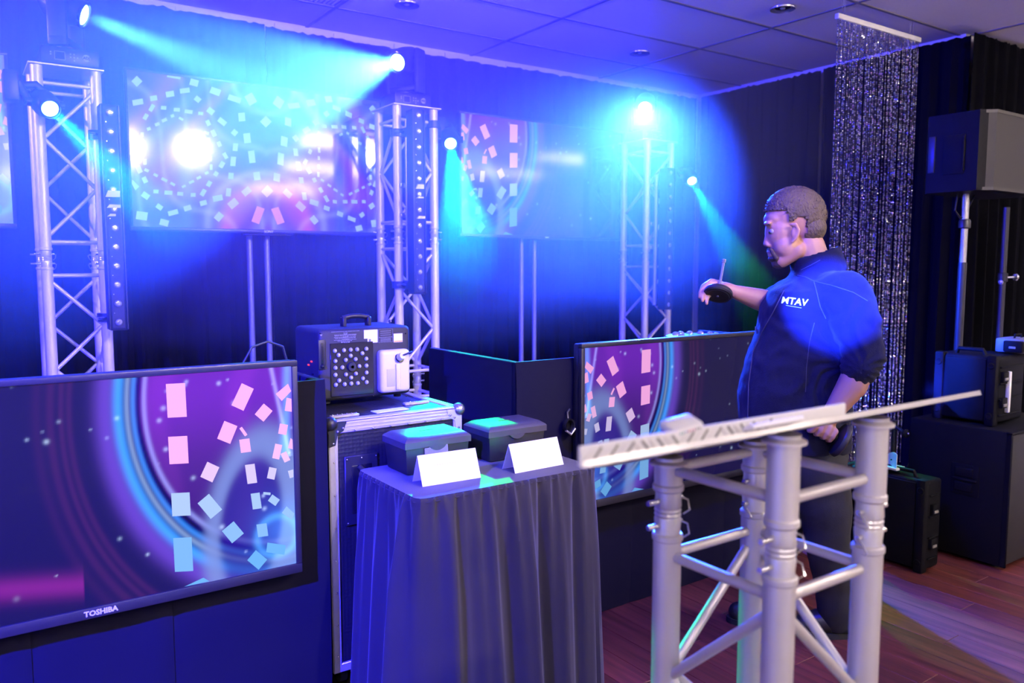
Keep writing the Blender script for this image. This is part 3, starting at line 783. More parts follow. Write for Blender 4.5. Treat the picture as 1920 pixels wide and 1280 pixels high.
def television(name_label, X0, X1, Z0, Z1, Y, mode, group, depth=.05, bz=.014, bzb=.022, brand=None, bsize=.02, gain=1.0, brandx=None, boss=True):
    """mode: full, right (pattern at the right edge) or left"""
    t = thing('television', ((X0 + X1) / 2, Y + depth / 2, Z0), name_label, 'television', group)
    build(MB().box(((X0 + X1) / 2, Y + .012 + depth / 2, (Z0 + Z1) / 2), (X1 - X0 - .004, depth - .012, Z1 - Z0 - .004), .008), 'back_cover', M_BLACKP, t)
    for nm, a in (('bezel_top', (X0, X1, Z1 - bz, Z1)), ('bezel_bottom', (X0, X1, Z0, Z0 + bzb)), ('bezel_side', (X0, X0 + bz, Z0 + bzb, Z1 - bz)), ('bezel_side', (X1 - bz, X1, Z0 + bzb, Z1 - bz))):
        build(MB().span(a[0], a[1], Y, Y + .022, a[2], a[3], .003), nm, M_BEZEL, t)
    sx0, sx1, sz0, sz1 = X0 + bz, X1 - bz, Z0 + bzb, Z1 - bz; H = sz1 - sz0; yy = Y + .006
    nx, nz = (260, 146) if Y < 4 else (170, 96)
    gx = np.linspace(sx0, sx1, nx + 1); gz = np.linspace(sz0, sz1, nz + 1); GX, GZ = np.meshgrid(gx, gz)
    v = (GZ - sz0) / H
    if mode == 'right': cols = shade_half((sx1 - GX) / H, v, Y < 4)
    elif mode == 'left': cols = shade_half((GX - sx0) / H, v)
    else: cols = shade_full((GX - (sx0 + sx1) / 2) / H, v)
    vs = [Vector((x, yy, z)) for x, z in zip(GX.ravel(), GZ.ravel())]
    fs = [[j * (nx + 1) + i, j * (nx + 1) + i + 1, (j + 1) * (nx + 1) + i + 1, (j + 1) * (nx + 1) + i] for j in range(nz) for i in range(nx)]
    w = WL[t.name]
    me = colour_mesh(vs, fs, cols.reshape(-1, 3) * gain, 'screen', w)
    scr = link('screen', me, M_SCREEN if Y > 4 else M_SCREEN_MATT, t); WL[scr.name] = w
    # lit rectangles
    qs = []
    if mode == 'full':
        base = quads(FULL, 3.88, 200, 120, 4.6); cx = 1.491
        for q in base: qs.append([(p.x, p.z) for p in q]); qs.append([(2 * cx - p.x, p.z) for p in q])
        for q in quads(AXIS, 3.88, 200, 120, 4.6): qs.append([(p.x, p.z) for p in q])
    else:
        h1 = H / TV1H
        for q in quads(HALF, 2.065, 0, 660, 2.35):
            s = [((TV1R - p.x) * h1, sz0 + (p.z - TV1B) * h1) for p in q]
            qs.append([((sx1 - a) if mode == 'right' else (sx0 + a), b) for a, b in s])
    vs = []; fs = []; cols = []
    for q in qs:
        q = [(min(max(a, sx0 + .002), sx1 - .002), min(max(b, sz0 + .002), sz1 - .002)) for a, b in q]
        k = len(vs); vs += [Vector((a, yy - .0008, b)) for a, b in q]; fs.append([k, k + 1, k + 2, k + 3])
        tv = (sum(b for a, b in q) / 4 - sz0) / H; mx = abs(sum(a for a, b in q) / 4 - (sx0 + sx1) / 2) / H
        if mode == 'full':
            pk = max(0, 1 - math.hypot(mx / .38, (tv - .12) / .28))
            c = np.array([.42, .62, .82]) * (1 - pk) + np.array([1.0, .28, .62]) * pk
        else:
            f = min(1, max(0, (tv - .42) / .22)); e = min(1, max(0, (.55 - tv) / .45))
            c = np.array([1.15, .50, .98]) * f + (np.array([.62, .72, 1.0]) * (1 - e) + np.array([.16, .48, .95]) * e) * (1 - f)
        cols += [c * gain] * 4
    me = colour_mesh(vs, fs, cols, 'lit_rectangles', w)
    o = link('lit_rectangles', me, M_SCREEN if Y > 4 else M_SCREEN_MATT, scr); WL[o.name] = w; o['kind'] = 'stuff'
    if brand:
        bx = (X0 + X1) / 2 if brandx is None else brandx
        build(text_mb(brand, bsize, (bx, Y, Z0 + bzb * .5), (1, 0, 0), (0, 0, 1), .0012, bold=.0008), 'maker_lettering', M_PRINT, t)
        if boss: build(MB().span((X0 + X1) / 2 - .14, (X0 + X1) / 2 + .14, Y + .002, Y + .03, Z0 - .012, Z0, .004, 1), 'sensor_strip', M_BLACKG, t)
    return t


TV1R, TV1B, TV1H = .820, .508, .616
GW = 'wall screens on stands'; GB = 'screens on the booth fronts'
television('large wall screen cut off by the left edge of the picture', -1.185, .262, 1.603, 2.432, 4.6, 'right', GW, gain=.9)
television('large wall screen with two rings of rectangles behind the left tower', .768, 2.214, 1.605, 2.436, 4.6, 'full', GW, brand='SONY', bsize=.020, gain=.9)
television('large wall screen with a rectangle column, under the glare of the right tower', 2.764, 4.205, 1.612, 2.430, 4.6, 'left', GW, brand='SONY', bsize=.012, gain=.9)
television('screen on the left booth front, cut off by the left edge of the picture', -.302, .838, .478, 1.138, 2.35, 'right', GB, bz=.018, bzb=.030, brand='TOSHIBA', bsize=.020, gain=1.0, brandx=at(190, 1155, Y=2.35).x, boss=False)
television('screen on the right booth front, partly behind the standing person', 1.948, 3.090, .474, 1.126, 2.35, 'left', GB, bz=.018, bzb=.030, gain=.75)

for xc, px, lb in ((-.46, (-.52, -.42), 'twin-pole screen stand behind the screen at the left edge'), (1.49, (1.415, 1.516), 'twin-pole screen stand under the double-ring screen'), (3.48, (3.346, 3.461), 'twin-pole screen stand under the rectangle-column screen')):
    t = thing('screen_stand', (xc, 4.74, .001), lb, 'screen stand', 'twin-pole screen stands')
    for x in px: build(MB().tube((x, 4.72, .02), (x, 4.72, 2.2), .017, 18), 'pole', M_POLE, t)
    xm = sum(px) / 2
    build(MB().span(xm - .4, xm + .4, 4.69, 4.75, .001, .03, .006), 'foot_bar', M_BLACKM, t)
    for x in (xm - .35, xm + .35): build(MB().span(x - .03, x + .03, 4.5, 4.94, .001, .026, .006), 'foot', M_BLACKM, t)
    build(MB().span(xm - .2, xm + .2, 4.664, 4.702, 1.88, 2.14, .004, 1), 'mount_plate', M_BLACKM, t)

# ================================================================== BOOTHS
def booth(label, X0, X1, Y0, Y1, z1, seams, side):
    t = thing('booth_facade', ((X0 + X1) / 2, (Y0 + Y1) / 2, .001), label, 'booth', 'black fabric booths')
    xs = [X0] + seams + [X1]
    for a, b in zip(xs[:-1], xs[1:]):
        n = 14; vs = []; fs = []                                     # slightly slack stretched panel
        for j in range(n + 1):
            for i in range(n + 1):
                u, v = i / n, j / n
                e = math.sin(PI * u) * math.sin(PI * v) * .008 + .003 * math.sin(9 * u + 5 * v)
                ed = .006 * (1 - min(1, min(u, 1 - u) / .03)) + .006 * (1 - min(1, min(v, 1 - v) / .03))
                vs.append((a + (b - a) * u, Y0 + e * .6 + ed, .002 + (z1 - .002) * v))
        fs = [[j * (n + 1) + i, j * (n + 1) + i + 1, (j + 1) * (n + 1) + i + 1, (j + 1) * (n + 1) + i] for j in range(n) for i in range(n)]
        m = MB().add(vs, fs)
        m.span(a, b, Y0 + .014, Y0 + .03, .002, z1 - .001)
        build(m, 'front_panel', M_BOOTH, t)
    for x in ((X0, X1) if side else ()):
        sg = 1 if x == X0 else -1
        build(MB().span(min(x, x + sg * .03), max(x, x + sg * .03), Y0 + .031, Y1, .002, z1, .008), 'side_panel', M_BOOTH, t)
    build(MB().span(X0 + .032, X1 - .032, Y0 + .032, Y1, z1 - .24, z1 - .21, .004, 1), 'work_shelf', M_BLACKP, t)
    for x in (X0 + .06, X1 - .06):
        build(MB().tube((x, Y1 - .05, .002), (x, Y1 - .05, z1 - .24), .02, 12), 'leg', M_BLACKM, t)


booth('black fabric booth front carrying the large screen at the left edge', -1.02, .952, 2.41, 3.05, 1.062, [-.36, .115, .47], True)
booth('black fabric booth front carrying the screen behind the person', 1.69, 3.42, 2.41, 3.09, 1.066, [2.28, 2.86], True)

# small cable ring hanging on the right booth front
p = at(1062, 797, Y=2.40)
t = thing('clamp_ring', (p.x, 2.395, p.z), 'small black cable ring with silver band on the right booth front', 'cable ring')
build(MB().lathe([(.022, -.008), (.028, -.010), (.031, 0), (.028, .010), (.022, .008), (.020, 0), (.022, -.008)], (p.x, 2.385, p.z), (0.2, -1, .1), 24), 'ring', M_BLACKG, t)
build(MB().path([(p.x - .024, 2.376, p.z - .012), (p.x, 2.372, p.z - .030), (p.x + .024, 2.376, p.z - .012)], .006, 8), 'silver_band', M_STEEL, t)
build(MB().path([(p.x, 2.39, p.z + .028), (p.x + .004, 2.40, p.z + .05), (p.x + .02, 2.405, p.z + .06)], .004, 8), 'hook', M_BLACKM, t)

# LED fixture on the right booth shelf, only its lenses show over the screen
p = at(1305, 628, Y=2.56)
t = thing('led_par', (p.x, 2.56, .856), 'flat black LED light with shiny lenses rising over the right booth screen', 'stage light')
build(MB().lathe([(.0001, 0), (.10, 0), (.11, .02), (.11, p.z - .856 - .06), (.14, p.z - .856 - .03), (.14, p.z - .856 - .004), (.125, p.z - .856), (.0001, p.z - .856)], (p.x, 2.56, .856), n=32), 'body', M_BLACKM, t)
for k in range(12):
    a = 2 * PI * k / 12
    build(MB().ball((p.x + .095 * math.cos(a), 2.56 + .095 * math.sin(a), p.z + .001), (.017, .017, .012), 12, 6), 'lens', M_LENS, t)

# cable loops behind the left booth screen
c0 = at(455, 680, Y=2.5)
tag(build(MB().path([(c0.x - .02, 2.5, 1.0), (c0.x, 2.5, 1.12), (c0.x + .03, 2.5, 1.17), (c0.x + .08, 2.5, 1.185), (c0.x + .13, 2.51, 1.165), (c0.x + .15, 2.52, 1.1), (c0.x + .15, 2.52, .86)], .004, 8), 'cable', M_CABLE), 'thin black cable looping up behind the left booth screen', 'cable')

# ================================================================== ROAD CASE
t = thing('road_case', (1.22, 2.74, .001), 'black road case with silver edge profiles behind the skirted table', 'road case')
cx0, cx1, cy0, cy1, cz1 = .972, 1.474, 2.452, 3.0, .918
build(MB().span(cx0 + .006, cx1 - .006, cy0 + .006, cy1 - .006, .06, cz1 - .006), 'body', M_HEX, t)
for sx in (cx0 + .05, cx1 - .05):
    for sy in (cy0 + .06, cy1 - .06): build(MB().tube((sx - .012, sy, .031), (sx + .012, sy, .031), .03, 16), 'caster', M_RUBBER, t)
W = .032
def prof(a, b, nm='edge_profile'):
    build(MB().span(*a, *b, .0, 1) if False else MB().span(a[0], a[1], a[2], a[3], b[0], b[1], .004, 1), nm, M_ALU_POL, t)
prof((cx0, cx1, cy0, cy0 + .012), (cz1 - W - .012, cz1)); prof((cx0, cx1, cy0, cy0 + W), (cz1 - .010, cz1 + .001))
prof((cx0, cx0 + .012, cy0, cy1), (cz1 - W, cz1)); prof((cx1 - .012, cx1, cy0, cy1), (cz1 - W, cz1)); prof((cx1 - W, cx1, cy0, cy1), (cz1 - .010, cz1 + .001))
prof((cx0, cx1, cy1 - .012, cy1), (cz1 - W, cz1))
for x in (cx0, cx1 - W): prof((x, x + W, cy0 - .001, cy0 + .010), (.06, cz1 - W))
prof((cx0, cx1, cy0, cy0 + .012), (.06, .06 + W))
for k in range(3):                                                   # ridges of the wide front profile
    build(MB().span(cx0 + .045, cx1 - .045, cy0 - .0025, cy0 + .001, cz1 - .036 + k * .011, cz1 - .031 + k * .011, .001, 1), 'profile_ridge', M_ALU_POL, t)
for x in (cx0 + .008, cx1 - .008):
    for y in (cy0 + .008, cy1 - .008):
        build(MB().ball((x, y, cz1 - .010), (.024, .024, .024), 16, 10), 'ball_corner', M_STEEL if x > 1.2 else M_BLACKM, t)
        sgx = 1 if x < 1.2 else -1
        if y < 2.6:
            build(MB().prism([(0, 0), (.062 * sgx, 0), (.05 * sgx, -.03), (.03 * sgx, -.04), (.022 * sgx, -.075), (0, -.08)], (x - sgx * .008, cy0 - .003, cz1 - .006), (1, 0, 0), (0, 0, 1), (0, 1, 0), .003), 'corner_brace', M_ALU_POL if sgx < 0 else M_BLACKM, t)
            for (ddx, ddz) in ((.048, -.02), (.014, -.068), (.03, -.03)):
                build(MB().ball((x - sgx * .008 + sgx * ddx, cy0 - .004, cz1 - .006 + ddz), .0045, 8, 6), 'rivet', M_STEEL, t)
for k in range(6):
    build(MB().ball((cx0 + .09 + k * .066, cy0 - .003, cz1 - .038), .0035, 8, 6), 'rivet', M_STEEL, t)
for k in range(7):
    build(MB().ball((cx0 + .016, cy0 - .002, .78 - k * .11), .0035, 8, 6), 'rivet', M_STEEL, t)
# recessed dish with spring handle at the left of the front
hd = build(MB().span(cx0 + .052, cx0 + .172, cy0 - .003, cy0 + .004, .56, .795, .003, 1), 'handle_dish_flange', M_BLACKM, t)
build(MB().box((cx0 + .112, cy0 - .002, .68), (.074, .006, .165), .003), 'handle_dish', M_BLACKG, hd)
build(MB().path([(cx0 + .10, cy0 - .006, .76), (cx0 + .135, cy0 - .02, .72), (cx0 + .14, cy0 - .02, .66), (cx0 + .11, cy0 - .006, .60)], .009, 10), 'grip', M_RUBBER, hd)
for (a, b) in ((.06, .57), (.164, .57), (.06, .785), (.164, .785), (.112, .785)): build(MB().ball((cx0 + a, cy0 - .004, b), .003, 8, 6), 'rivet', M_STEEL, hd)
# hardware on the lid
for hx, hy in ((1.06, 2.53), (1.38, 2.62)):
    hg = build(MB().span(hx - .05, hx + .05, hy - .012, hy + .012, cz1 - .006, cz1 + .003, .002, 1), 'lid_hinge', M_ALU_POL, t)
    for k in range(6): build(MB().ball((hx - .042 + k * .017, hy, cz1 + .004), .003, 8, 5), 'rivet', M_STEEL, hg)
build(MB().box((1.24, 2.55, cz1 - .004), (.13, .045, .003), rot=(0, 0, .06)), 'paper_label', M_TAPE, t)

# ================================================================== FOG MACHINE
FZ = .922; fx0, fx1, fy0, fy1, fz1 = 1.052, 1.418, 2.73, 2.98, 1.196
t = thing('fog_machine', ((fx0 + fx1) / 2, (fy0 + fy1) / 2, FZ), 'black fog machine with LED array and white fluid jug on the road case', 'fog machine')
build(MB().span(fx0, fx1, fy0, fy1, FZ + .012, fz1, .018, 3), 'body', M_BLACKT, t)
for x in (fx0 + .04, fx1 - .04):
    for y in (fy0 + .04, fy1 - .04): build(MB().tube((x, y, FZ), (x, y, FZ + .013), .014, 12), 'rubber_foot', M_RUBBER, t)
hx0, hx1 = at(648, 610, Y=2.8).x, at(698, 606, Y=2.8).x
hn = build(MB().path([(hx0, 2.83, fz1 + .030), ((hx0 * 2 + hx1) / 3, 2.83, fz1 + .037), ((hx0 + 2 * hx1) / 3, 2.83, fz1 + .037), (hx1, 2.83, fz1 + .030)], .009, 10), 'handle', M_BLACKM, t)
for x in (hx0 + .004, hx1 - .004): build(MB().span(x - .008, x + .008, 2.815, 2.845, fz1 - .002, fz1 + .034, .003, 1), 'handle_post', M_BLACKM, hn)
yf = fy0
F = lambda px, py: at(px, py, Y=2.73)
# fluid gauge slot
a, b = F(597, 637), F(609, 692); c = (a + b) / 2
g = build(MB().box((c.x, yf - .001, c.z), (abs(b.x - a.x) + .006, .008, abs(a.z - b.z)), .003), 'gauge_frame', M_BLACKM, t)
build(MB().box((c.x, yf - .004, c.z), (.010, .006, abs(a.z - b.z) * .8), .003), 'gauge_slot', M_BLACKG, g)
build(MB().ball((c.x, yf - .008, b.z + .012), .008, 12, 8), 'gauge_float', M_BLACKG, g)
# LED window
a, b = F(622, 648), F(697, 734); c = (a + b) / 2; ww, hh = b.x - a.x, a.z - b.z
win = build(MB().span(a.x - .008, b.x + .008, yf - .003, yf + .002, b.z - .006, a.z + .008, .002, 1), 'led_window_frame', M_BLACKG, t)
led_me = MB().lathe([(.0001, .007), (.005, .006), (.0078, .002), (.0082, 0)], (0, 0, 0), (0, -1, 0), 14).mesh('led_lens')
ledr_me = MB().lathe([(.0082, .001), (.0098, .002), (.0098, 0)], (0, 0, 0), (0, -1, 0), 14).mesh('led_rim')
for (x, y) in ((342, 525), (498, 515), (612, 507), (722, 500), (880, 490), (405, 597), (812, 568), (612, 610), (350, 700), (528, 682), (697, 668), (880, 660), (352, 818), (470, 808), (760, 788), (882, 778), (352, 937), (533, 930), (702, 915), (885, 897), (620, 985), (822, 997), (358, 1108), (416, 1032), (510, 1098), (622, 1085), (735, 1078), (887, 1062)):
    q = F(590 + x / 9.144, 600 + y / 9.144)
    piece(led_me, 'led_lens', M_LENS, t, (q.x, yf - .003, q.z)); piece(ledr_me, 'led_rim', M_BLACKG, t, (q.x, yf - .003, q.z))
q = F(658, 687)
build(MB().lathe([(.006, .012), (.0155, .012), (.018, 0), (.006, 0), (.006, .012)], (q.x, yf - .003, q.z), (0, -1, 0), 24), 'nozzle', M_BLACKM, t)
# fluid jug
a, b = F(706, 656), F(763, 731)
bw, bh = b.x - a.x, a.z - b.z; jc = Vector(((a.x + b.x) / 2, yf - .012, (a.z + b.z) / 2))
jug = build(MB().box(jc, (bw, .045, bh), .016, seg=4), 'fluid_jug', M_JUG, t)
build(MB().box(jc + Vector((0.006, -.0235, -.02)), (.018, .012, bh * .62), .005), 'jug_handle_rib', M_JUG, jug)
build(MB().box(jc + Vector((-.016, -.0215, -bh * .14)), (bw * .36, .005, bh * .42), .003), 'fluid_level', M_FLUID, jug)
cpz = F(741, 668)
cp = build(MB().lathe([(.0001, .026), (.011, .026), (.013, .022), (.0135, .004), (.016, 0)], (cpz.x, yf - .035, cpz.z), (.05, -1, .35), 22), 'jug_cap', M_WHITEP, jug)
build(MB().path([(cpz.x + .002, yf - .062, cpz.z + .010), (cpz.x + .02, yf - .07, cpz.z + .018), (cpz.x + .045, yf - .05, cpz.z + .02), (cpz.x + .058, yf - .01, cpz.z + .012), (cpz.x + .055, yf + .02, cpz.z - .01)], .0032, 8), 'fluid_hose', M_CABLE, jug)
build(MB().lathe([(.0165, -.002), (.0185, 0), (.0165, .002)], (cpz.x, yf - .037, cpz.z - .001), (.05, -1, .35), 22), 'cap_seal', M_BLACKG, jug)
# printed notes and stickers
pr = MB()
for k, (x0, x1, y) in enumerate(((281, 770, 205), (490, 565, 222), (500, 560, 240), (335, 722, 258), (340, 716, 275), (480, 580, 288), (330, 706, 302), (355, 700, 318), (470, 600, 334), (330, 722, 346), (390, 640, 360), (480, 600, 376), (500, 590, 390))):
    A, B = F(590 + x0 / 9.144, 600 + y / 9.144), F(590 + x1 / 9.144, 600 + y / 9.144); n = max(2, int((x1 - x0) / 28))
    for i in range(n):
        u0 = i / n + .004; u1 = (i + random.uniform(.6, .95)) / n
        pr.span(A.x + (B.x - A.x) * u0, A.x + (B.x - A.x) * u1, yf - .0012, yf - .0002, A.z - .0007, A.z + .0007)
for (x, y) in ((465, 385), (590, 380)):
    A = F(590 + x / 9.144, 600 + y / 9.144); pr.prism([(-.003, .003), (.003, .003), (0, -.003)], (A.x, yf - .001, A.z), (1, 0, 0), (0, 0, 1), (0, 1, 0), .0008)
A = F(602, 628); pr.prism([(-.005, .002), (.005, .002), (0, -.004)], (A.x, yf - .001, A.z), (1, 0, 0), (0, 0, 1), (0, 1, 0), .0008)
build(pr, 'printed_notes', M_DIM, t)


def sticker(x0, y0, x1, y1, m, nm):
    A, B = F(590 + x0 / 9.144, 600 + y0 / 9.144), F(590 + x1 / 9.144, 600 + y1 / 9.144)
    return build(MB().span(A.x, B.x, yf - .0014, yf - .0003, B.z, A.z), nm, m, t), A, B


s1, A, B = sticker(842, 170, 1078, 306, M_TAPE, 'rating_sticker')
s2, A2, B2 = sticker(905, 312, 1078, 380, M_TAPE, 'barcode_sticker')
bc = MB()
for i in range(16):
    if random.random() < .75: bc.span(A2.x + .004 + i * .00075, A2.x + .0044 + i * .00075 + random.uniform(0, .0003), yf - .002, yf - .0014, B2.z + .003, A2.z - .003)
build(bc, 'barcode', M_BLACKP, s2)
for bxs in ((1092, 158, 1340, 282), (1095, 300, 1340, 372)):
    fr = MB(); A, B = F(590 + bxs[0] / 9.144, 600 + bxs[1] / 9.144), F(590 + bxs[2] / 9.144, 600 + bxs[3] / 9.144); e = .0005
    fr.span(A.x, B.x, yf - .0012, yf, A.z - e, A.z).span(A.x, B.x, yf - .0012, yf, B.z, B.z + e).span(A.x, A.x + e, yf - .0012, yf, B.z, A.z).span(B.x - e, B.x, yf - .0012, yf, B.z, A.z)
    for k in range(3):
        z = A.z + (B.z - A.z) * (k + 1) / 4; fr.span(A.x + .007, B.x - .008, yf - .0012, yf, z - .0006, z + .0006)
    build(fr, 'warning_frame', M_DIM, t)
s4, A, B = sticker(1352, 232, 1505, 372, M_TAPE, 'inspection_sticker')
build(MB().span(A.x + .001, B.x - .001, yf - .002, yf - .0014, B.z + .001, B.z + .006), 'yellow_stripe', M_YEL, s4)
for (y, z) in ((2.80, 1.075), (2.83, 1.06), (2.79, 1.03), (2.85, 1.02), (2.78, 1.0)):
    build(MB().box((fx0 - .001, y, z), (.006, .012, .006), .001), 'socket', M_RED if z > 1.055 or z < 1.01 else M_BLACKG, t)
for (x, y) in ((600, 625), (760, 625), (620, 700), (700, 742), (762, 742)):
    q = F(x, y); build(MB().ball((q.x, yf - .001, q.z), .003, 8, 6), 'screw', M_BLACKG, t)
build(MB().lathe([(.006, -.002), (.008, 0), (.006, .002), (.004, 0), (.006, -.002)], (1.395, 2.86, fz1 + .008), (1, .4, 0), 14), 'safety_eye', M_STEEL, t)

# ================================================================== SKIRTED TABLE
TX0, TX1, TY0, TY1, TZ = 1.048, 1.712, 1.985, 2.400, .76
t = thing('skirted_table', ((TX0 + TX1) / 2, (TY0 + TY1) / 2, .001), 'small table under a gathered black skirt in the booth gap', 'table')
build(MB().span(TX0 + .012, TX1 - .012, TY0 + .012, TY1 - .012, TZ - .03, TZ - .004, .004, 1), 'table_board', M_BLACKP, t)
for x in (TX0 + .06, TX1 - .06):
    for y in (TY0 + .06, TY1 - .06): build(MB().tube((x, y, .001), (x, y, TZ - .03), .014, 12), 'leg', M_BLACKM, t)
# cloth: rounded outline, top sheet, gathered fall
def outline(rc=.03, per=.006):
    pts = []
    cor = [(TX1 - rc, TY0 + rc, -PI / 2), (TX1 - rc, TY1 - rc, 0), (TX0 + rc, TY1 - rc, PI / 2), (TX0 + rc, TY0 + rc, PI)]
    seq = []
    for (x, y, a) in cor:
        for k in range(6): seq.append((x + rc * math.cos(a + k * PI / 10), y + rc * math.sin(a + k * PI / 10)))
    seq.append(seq[0]); out = []
    for (p, q) in zip(seq[:-1], seq[1:]):
        L = math.hypot(q[0] - p[0], q[1] - p[1]); n = max(1, int(L / per))
        for k in range(n): out.append((p[0] + (q[0] - p[0]) * k / n, p[1] + (q[1] - p[1]) * k / n))
    return out
ol = outline(); n = len(ol); rows = [0, .006, .014, .03, .06, .11, .18, .28, .40, .54, .66, .752]
rnd = random.Random(11); ph = [rnd.uniform(0, 6.3) for _ in range(8)]
vs = []; fs = []; S = [0]
for i in range(n): S.append(S[-1] + math.hypot(ol[(i + 1) % n][0] - ol[i][0], ol[(i + 1) % n][1] - ol[i][1]))
LT = S[-1]
def wv(s, k): return math.sin(2 * PI * round(LT / k) * s / LT + ph[int(k * 100) % 8])
for j, dz in enumerate(rows):
    for i in range(n):
        x, y = ol[i]; a, b = ol[i - 1], ol[(i + 1) % n]; tx, ty = b[0] - a[0], b[1] - a[1]; l = math.hypot(tx, ty); nx_, ny_ = ty / l, -tx / l
        s = S[i] + .012 * math.sin(7 * S[i] + ph[2]) + dz * .03 * math.sin(9 * S[i] + ph[6])
        g1 = wv(s, .031) * .0042 * math.exp(-(dz / .06)); g2 = (wv(s, .075) * .6 + .5 * wv(s + .02, .047)) * .011 * min(1, dz / .06) * math.exp(-dz / .7)
        g3 = (wv(s, .14) + .6 * wv(s, .21)) * .020 * min(1, dz / .3)
        o = g1 + (g2 + g3) * (.25 if y > TY1 - .01 else 1) + (.0 if y > TY1 - .02 else .07) * dz + (.004 if dz > .003 else 0)
        vs.append((x + nx_ * o, y + ny_ * o, TZ - dz + (.0018 * wv(s, .031) if j in (1, 2) else 0)))
for j in range(len(rows) - 1):
    fs += [[j * n + i, j * n + (i + 1) % n, (j + 1) * n + (i + 1) % n, (j + 1) * n + i] for i in range(n)]
build(MB().add(vs, fs), 'skirt', M_CLOTH, t, smooth=True)
tp = MB().add([(x, y, TZ) for x, y in ol], [list(range(n))]); build(tp, 'cloth_top', M_CLOTH, t, smooth=False)
fx = [p for p in ol if p[1] < TY0 + .02 or p[0] < TX0 + .02]
build(MB().path([(x + (-.004 if x < TX0 + .01 else 0), y - .003 if y < TY0 + .02 else y, TZ - .013) for x, y in ol[::2]] , .0016, 5), 'gather_seam', M_CLOTH, t)


def lid_box(x0, y0, label, clear):
    w, d, h = .236, .158, .122; t = thing('collection_box', (x0 + w / 2, y0 + d / 2, TZ + .001), label, 'box', 'black slotted boxes on the table')
    z0 = TZ + .001
    # tapering body
    vs = [(x0 + .008, y0 + .008, z0), (x0 + w - .008, y0 + .008, z0), (x0 + w - .008, y0 + d - .008, z0), (x0 + .008, y0 + d - .008, z0),
          (x0 + .001, y0 + .001, z0 + .088), (x0 + w - .001, y0 + .001, z0 + .088), (x0 + w - .001, y0 + d - .001, z0 + .088), (x0 + .001, y0 + d - .001, z0 + .088)]
    bm = bmesh.new(); bv = [bm.verts.new(v) for v in vs]
    for f in ((3, 2, 1, 0), (4, 5, 6, 7), (0, 1, 5, 4), (1, 2, 6, 5), (2, 3, 7, 6), (3, 0, 4, 7)): bm.faces.new([bv[i] for i in f])
    bmesh.ops.bevel(bm, geom=bm.edges[:], offset=.006, segments=2, profile=.5, affect='EDGES'); bm.verts.index_update()
    body = MB().add([v.co for v in bm.verts], [[v.index for v in f.verts] for f in bm.faces]); bm.free()
    build(body, 'body', M_BLACKP, t)
    # lid: rim, sloping shoulders, flat top with slot
    def ring(e, z): return [(x0 - .003 + e, y0 - .003 + e, z), (x0 + w + .003 - e, y0 - .003 + e, z), (x0 + w + .003 - e, y0 + d + .003 - e, z), (x0 - .003 + e, y0 + d + .003 - e, z)]
    R_ = [ring(.0, z0 + .086), ring(0, z0 + .106), ring(.004, z0 + .111), ring(.020, z0 + h), ring(.022, z0 + h + .0008)]
    vs = [p for r in R_ for p in r]; fs = [[3, 2, 1, 0]]
    for k in range(len(R_) - 1): fs += [[k * 4 + i, k * 4 + (i + 1) % 4, (k + 1) * 4 + (i + 1) % 4, (k + 1) * 4 + i] for i in range(4)]
    # top with slot hole
    zt = z0 + h + .0008; sx0, sx1, sy0, sy1 = x0 + w / 2 - .026, x0 + w / 2 + .022, y0 + d / 2 - .004, y0 + d / 2 + .006
    k = len(vs); vs += [(sx0, sy0, zt), (sx1, sy0, zt), (sx1, sy1, zt), (sx0, sy1, zt)]; o = (len(R_) - 1) * 4
    fs += [[o + i, o + (i + 1) % 4, k + (i + 1) % 4, k + i] for i in range(4)]
    k2 = len(vs); vs += [(sx0, sy0, zt - .012), (sx1, sy0, zt - .012), (sx1, sy1, zt - .012), (sx0, sy1, zt - .012)]
    fs += [[k + i, k + (i + 1) % 4, k2 + (i + 1) % 4, k2 + i] for i in range(4)] + [[k2, k2 + 1, k2 + 2, k2 + 3]]
    lid = build(MB().add(vs, fs), 'lid', mat('dark_grey_lid_plastic', (.06, .055, .058), .45, var=.1, vscale=30, bump=.05, bscale=500), t)
    cw = .062; pts = [(-cw / 2 - .012, 0)] + [(-cw / 2 + cw * i / 10, -.016 * math.sin(PI * i / 10) ** .7) for i in range(11)] + [(cw / 2 + .012, 0)]
    build(MB().prism(pts, (x0 + w / 2 - .005, y0 - .005, z0 + .088), (1, 0, 0), (0, 0, 1), (0, 1, 0), .006), 'latch_tab', MATS['dark_grey_lid_plastic'], lid)
    if clear: build(MB().box((x0 + w / 2 - .01, y0 - .0045, z0 + .068), (.085, .0006, .036), rot=(0, -.05, 0)), 'clear_tape', M_CLEAR, t)


lid_box(1.132, 2.222, 'black box with slotted lid and clear tape, before the road case', True)
lid_box(1.441, 2.218, 'black box with slotted lid at the right end of the table', False)


